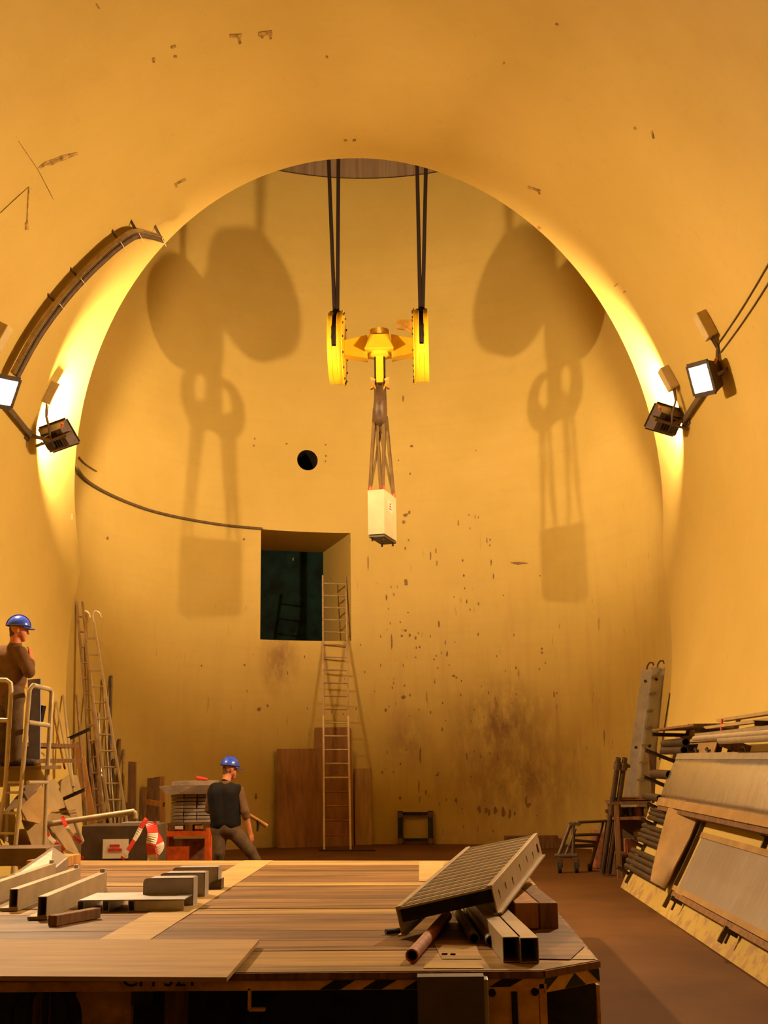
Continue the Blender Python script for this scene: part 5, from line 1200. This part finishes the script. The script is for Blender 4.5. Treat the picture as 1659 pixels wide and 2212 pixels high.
def sdf_mesh(prims, h=.0105, k=.022):
    P = np.array([p[0] for p in prims]+[p[1] for p in prims]); R = max(max(p[2], p[3]) for p in prims)+.05
    lo, hi = P.min(0)-R, P.max(0)+R; n = np.ceil((hi-lo)/h).astype(int)+1
    ax = [lo[i]+h*np.arange(n[i]) for i in range(3)]; D = np.full(tuple(n), 1.0); 
    for p in prims:
        a, b, ra, rb = p[:4]; m_ = max(ra, rb)+.08
        l = np.maximum(((np.minimum(a, b)-m_-lo)/h).astype(int), 0); u = np.minimum(((np.maximum(a, b)+m_-lo)/h).astype(int)+2, n)
        G = np.stack(np.meshgrid(*[ax[i][l[i]:u[i]] for i in range(3)], indexing='ij'), -1)
        d = prim_d(G, a, b, ra, rb); S = D[l[0]:u[0], l[1]:u[1], l[2]:u[2]]; kk = p[5] if len(p) > 5 else k
        hh = np.clip(.5+.5*(S-d)/kk, 0, 1); D[l[0]:u[0], l[1]:u[1], l[2]:u[2]] = S*(1-hh)+d*hh-kk*hh*(1-hh)
    v, f = surface_nets(D, lo, h)
    C = v[np.array(f)].mean(1); best = np.full(len(f), 9.0); tagi = np.zeros(len(f), int)
    for p in prims:
        d = prim_d(C, *p[:4]); w = d < best; best[w] = d[w]; tagi[w] = p[4]
    mb = MB(); mb.v = [Vector(x) for x in v]; mb.f = f; mb.m = [int(x) for x in tagi]; return mb
def hand(prims, wrist, fdir, pdir, tdir, mat, curl=.5, s=1.0):
    """palm and five unequal bent fingers; fdir along the fingers, pdir out of the palm, tdir towards the thumb side"""
    f, p, t = [Vector(x).normalized() for x in (fdir, pdir, tdir)]; w = Vector(wrist)
    k0 = w+f*.085*s
    for o in (-.028, -.01, .01, .027): prims.append((tuple(w+t*o*.6), tuple(k0+t*o), .019*s, .015*s, mat, .012))
    for o, L in ((.03, .072), (.0105, .08), (-.0105, .075), (-.03, .058)):
        a = k0+t*o; d = f; 
        for q, r0, r1 in ((.45, .0105, .0098), (.32, .0098, .009), (.23, .009, .0078)):
            b = a+d*L*q*s; prims.append((tuple(a), tuple(b), r0*s, r1*s, mat, .003)); a = b; d = (d*math.cos(curl)+p*math.sin(curl)).normalized()
    a = w+f*.02*s+t*.025*s; d = (f*.55+t*.75+p*.25).normalized()
    for L, r0, r1 in ((.04, .014, .012), (.032, .0115, .0105), (.026, .0105, .008)):
        b = a+d*L*s; prims.append((tuple(a), tuple(b), r0*s, r1*s, mat, .004)); a = b; d = (d*.8+f*.35).normalized()
def head(prims, c, fwd, s, skin, hair, up=(0, 0, 1)):
    f = Vector(fwd).normalized(); u = Vector(up).normalized(); u = (u-f*u.dot(f)).normalized(); r = f.cross(u)
    q = lambda a, b, d: tuple(Vector(c)+(f*a+r*b+u*d)*s)
    A = lambda p1, p2, ra, rb, m, k=.015: prims.append((q(*p1), q(*p2), ra*s, rb*s, m, k))
    A((-.02, 0, .035), (.005, 0, .04), .088, .085, skin)              # skull
    A((-.045, 0, .02), (-.05, 0, -.035), .07, .055, hair)             # back hair
    A((.035, .02, -.03), (.06, 0, -.085), .055, .032, skin); A((.035, -.02, -.03), (.06, 0, -.085), .055, .032, skin)   # cheeks to chin
    A((.085, 0, .025), (.112, 0, -.015), .012, .016, skin, .008)      # nose
    A((.078, .03, .035), (.08, .015, .036), .014, .012, skin, .006); A((.078, -.03, .035), (.08, -.015, .036), .014, .012, skin, .006)   # brows
    A((.088, .018, -.047), (.088, -.018, -.047), .010, .010, skin, .006); A((.083, .016, -.062), (.083, -.016, -.062), .009, .009, skin, .006)   # lips
    for s_ in (-1, 1):
        A((-.012, .088*s_, .02), (-.02, .09*s_, -.02), .016, .011, skin, .005)   # ears
    return f, r, u
def hard_hat(parent, c, f, r, u, s):
    c = Vector(c)+u*.045*s-f*.012*s; mb = MB(); n, m_ = 28, 10
    for j in range(m_+1):
        a = (PI/2)*j/m_
        for i in range(n):
            b = 2*PI*i/n; x, y, z = .138*math.cos(b)*math.cos(a), .116*math.sin(b)*math.cos(a), .135*math.sin(a); mb.v.append(c+(f*x+r*y+u*z)*s)
    for j in range(m_):
        for i in range(n): k = (i+1) % n; mb.f.append((j*n+i, j*n+k, (j+1)*n+k, (j+1)*n+i)); mb.m.append(0)
    o = mb.build('hard_hat', 'hat_blue', parent); sd = o.modifiers.new('thick', 'SOLIDIFY'); sd.thickness = .004
    mb = MB(); b0 = len(mb.v); K_ = 18
    for i in range(K_+1):
        b = -1.25+2.5*i/K_
        for e, dz in ((.98, 0), (1.0, 0)):
            mb.v.append(c+(f*.138*math.cos(b)*e+r*.113*math.sin(b)*e)*s)
        pr = .055*max(math.cos(b*1.15), 0)+.006; mb.v.append(c+(f*(.138*math.cos(b)+pr)+r*(.113*math.sin(b)*1.04)-u*.02)*s)
    for i in range(K_): mb.f += [(b0+3*i+1, b0+3*i+2, b0+3*i+5, b0+3*i+4)]; mb.m.append(0)
    p = mb.build('peak', 'hat_blue', o); sd = p.modifiers.new('thick', 'SOLIDIFY'); sd.thickness = .005
    mb = MB()
    for k in range(12):
        a0_, a1_ = PI*k/12, PI*(k+1)/12
        mb.bar(c+(f*.139*math.cos(a0_)+u*.139*math.sin(a0_))*s, c+(f*.139*math.cos(a1_)+u*.139*math.sin(a1_))*s, .02*s, .006*s, r)
    mb.build('ridge', 'hat_blue', o)
    mb = MB(); mb.path([c+(f*.142*math.cos(b)+r*.117*math.sin(b))*s+u*.008*s for b in [2*PI*i/24 for i in range(24)]], .007*s, 6, closed=True); mb.build('band', 'rubber', o)
    return o
# ---- man in the black vest beyond the deck
MY = 17.0
J = lambda px, py, dy=0.0: aty(px, py, MY+dy)
def joint_z0(px, dy): p = J(px, 1880, dy); return V(p.x, p.y, 0)
def cap(L, a, b, ra, rb, m, k=.022): L.append((tuple(a), tuple(b), ra, rb, m, k))
SK, HR_, SH, TR_, BT, VE = 0, 1, 2, 3, 4, 5
pr = []
hc = J(497, 1664, .05); fw = V(.80, .55, -.12)
f_, r_, u_ = head(pr, hc, fw, 1.0, SK, HR_, up=(.10, .05, 1))
nk = J(488, 1690); cap(pr, hc-u_*.04-f_*.03, nk, .058, .062, SK)
chest, waist, pelv = J(483, 1715), J(488, 1760), J(489, 1788)
shL, shR = J(458, 1706, .02), J(516, 1708, .02)
cap(pr, shL+V(.05, 0, 0), shR-V(.05, 0, 0), .085, .085, SH); cap(pr, nk-V(0, 0, .03), chest, .08, .13, SH); cap(pr, chest+V(-.07, 0, 0), waist+V(-.05, 0, 0), .135, .13, SH); cap(pr, chest+V(.07, 0, 0), waist+V(.05, 0, 0), .135, .13, SH)
cap(pr, waist, pelv, .14, .15, TR_); hipL, hipR = J(475, 1793), J(503, 1793)
cap(pr, hipL, hipR, .125, .125, TR_)
knL, ftL = J(473, 1842, -.05), joint_z0(470, .05); knR, ftR = J(541, 1838, -.02), joint_z0(576, .05)
for hp, kn, ft in ((hipL, knL, ftL), (hipR, knR, ftR)):
    an = ft+V(0, 0, .09); cap(pr, hp, kn, .115, .082, TR_); cap(pr, kn, an, .078, .062, TR_)
    cap(pr, an-V(0, 0, .02), ft+V(.05, .04, .045), .055, .052, BT); cap(pr, ft+V(.0, .0, .042), ft+V(.17, .12, .036), .05, .042, BT)
elR, wrR = J(529, 1752, .0), J(540, 1797, .05)
cap(pr, shR, elR, .075, .062, SH); cap(pr, elR, elR.lerp(wrR, .25), .064, .056, SH); cap(pr, elR.lerp(wrR, .2), wrR, .046, .034, SK)
hand(pr, wrR, (.25, .15, -1), (-.7, .5, -.1), (.5, .8, 0), SK, .45)
# other arm reaches forward and holds the handle
elL, wrL = J(452, 1748, .12), J(500, 1752, .36)
cap(pr, shL, elL, .075, .06, SH); cap(pr, elL, elL.lerp(wrL, .4), .06, .052, SH); cap(pr, elL.lerp(wrL, .35), wrL, .045, .034, SK)
hd0, hd1 = J(507, 1741, .40), J(578, 1785, .30); hdir = (hd1-hd0).normalized()
hand(pr, wrL, (.75, .1, .35), (.2, .4, -.8), (.3, -.3, .9), SK, 1.05)
man = thing('person', 'man in a black vest and blue hard hat stepping behind the deck', 'person', V(pelv.x, MY, 0))
mb = sdf_mesh(pr); mb.build('body', ['skin', 'hair', 'cloth_olive', 'cloth_trouser', 'boot', 'cloth_black'], man, smooth=80)
vp = []
cap(vp, shL+V(.045, 0, .0), shR-V(.035, 0, 0), .098, .098, 0); cap(vp, chest+V(-.075, 0, 0), waist+V(-.055, 0, -.1), .158, .155, 0); cap(vp, chest+V(.075, 0, 0), waist+V(.055, 0, -.1), .158, .155, 0); cap(vp, nk-V(0, 0, .0), chest, .07, .13, 0); cap(vp, waist+V(-.085, 0, -.13), waist+V(.085, 0, -.13), .125, .125, 0)
sdf_mesh(vp, .012).build('vest', 'cloth_black', man, smooth=80)
hat = hard_hat(man, hc+u_*.01, f_, r_, u_, 1.0)
p = hc+u_*.10-f_*.10+r_*.06*0; mb = MB(); mb.box(p+r_*(.05)-f_*.02, (.06, .004, .045), Matrix((f_, r_, u_)).transposed()); 
mb = MB(); c = hc+u_*.115-f_*.098+r_*.03; mb.disc(c, (-f_*.7+u_*.45+r_*.2), .035, .006, 14); mb.build('sticker', 'paper', hat)
t = thing('wooden_tool', 'reddish wooden tool handle held by the man in the vest', 'tool', hd0)
MB().path([hd0-hdir*.12, hd0, hd1], [.02, .024, .028], 10).build('shaft', 'wood_orange', t)
c = hd0.lerp(hd1, .72); MB().path([c, c+V(0, -.01, -.06), c+V(-.01, -.01, -.15)], [.03, .022, .012], 8).build('hanging_strap', 'black_steel', t)
# ---- man on the platform steps
SYM = sy+.36; G = lambda px, py, dy=0.0: aty(px, py, SYM+dy)
pr = []
hc = G(41, 1364); fw = V(.93, .35, -.05); sc_ = .97
f_, r_, u_ = head(pr, hc, fw, sc_, SK, HR_)
nk = G(33, 1393); cap(pr, hc-u_*.05-f_*.03, nk, .058, .065, SK)
chest, waist, pelv = G(24, 1422), G(24, 1470), G(24, 1502)
shN, shF = G(44, 1410, -.12), G(2, 1410, .08)      # right and left shoulders
cap(pr, G(36, 1409, -.06), G(8, 1409, .05), .085, .085, SH); cap(pr, nk-V(0, 0, .03), chest, .08, .13, SH); cap(pr, chest+V(-.05, .03, 0), waist+V(-.04, 0, 0), .145, .135, SH); cap(pr, chest+V(.05, -.03, 0), waist+V(.04, 0, 0), .145, .135, SH)
cap(pr, waist, pelv, .14, .15, SH); hipN, hipF = G(30, 1508, -.07), G(16, 1508, .08); cap(pr, hipN, hipF, .125, .125, TR_)
pf = pz
for hp, kx, fx_, dy in ((hipN, 33, 34, -.08), (hipF, 14, 10, .12)):
    kn = G(kx, 1578, dy); ft = V(G(fx_, 1650, dy).x, SYM+dy, pf); an = ft+V(0, 0, .09); cap(pr, hp, kn, .115, .082, TR_); cap(pr, kn, an, .08, .066, TR_)
    cap(pr, an-V(0, 0, .02), ft+V(.05, .01, .045), .056, .052, BT); cap(pr, ft+V(0, 0, .043), ft+V(.18, .05, .036), .05, .042, BT)
elN, wrN = G(63, 1452, -.14), G(67, 1425, .02)
cap(pr, shN, elN, .078, .064, SH); cap(pr, elN, elN.lerp(wrN, .7), .062, .05, SH); cap(pr, elN.lerp(wrN, .6), wrN, .042, .034, SK)
hand(pr, wrN, (-.15, .1, 1), (-.8, .4, 0), (-.3, -.8, .2), SK, .5)
elF, wrF = G(-4, 1455, .2), G(30, 1478, .32); cap(pr, shF, elF, .076, .062, SH); cap(pr, elF, wrF, .058, .04, SH); hand(pr, wrF, (1, .2, -.2), (0, -.3, -.9), (.1, 1, 0), SK, .6)
man2 = thing('person', 'man in a brown coat and blue hard hat standing on the platform steps', 'person', V(pelv.x, SYM, pf))
sdf_mesh(pr).build('body', ['skin', 'hair', 'cloth_coat', 'cloth_trouser', 'boot', 'cloth_black'], man2, smooth=80)
hard_hat(man2, hc+u_*.01, f_, r_, u_, .97)
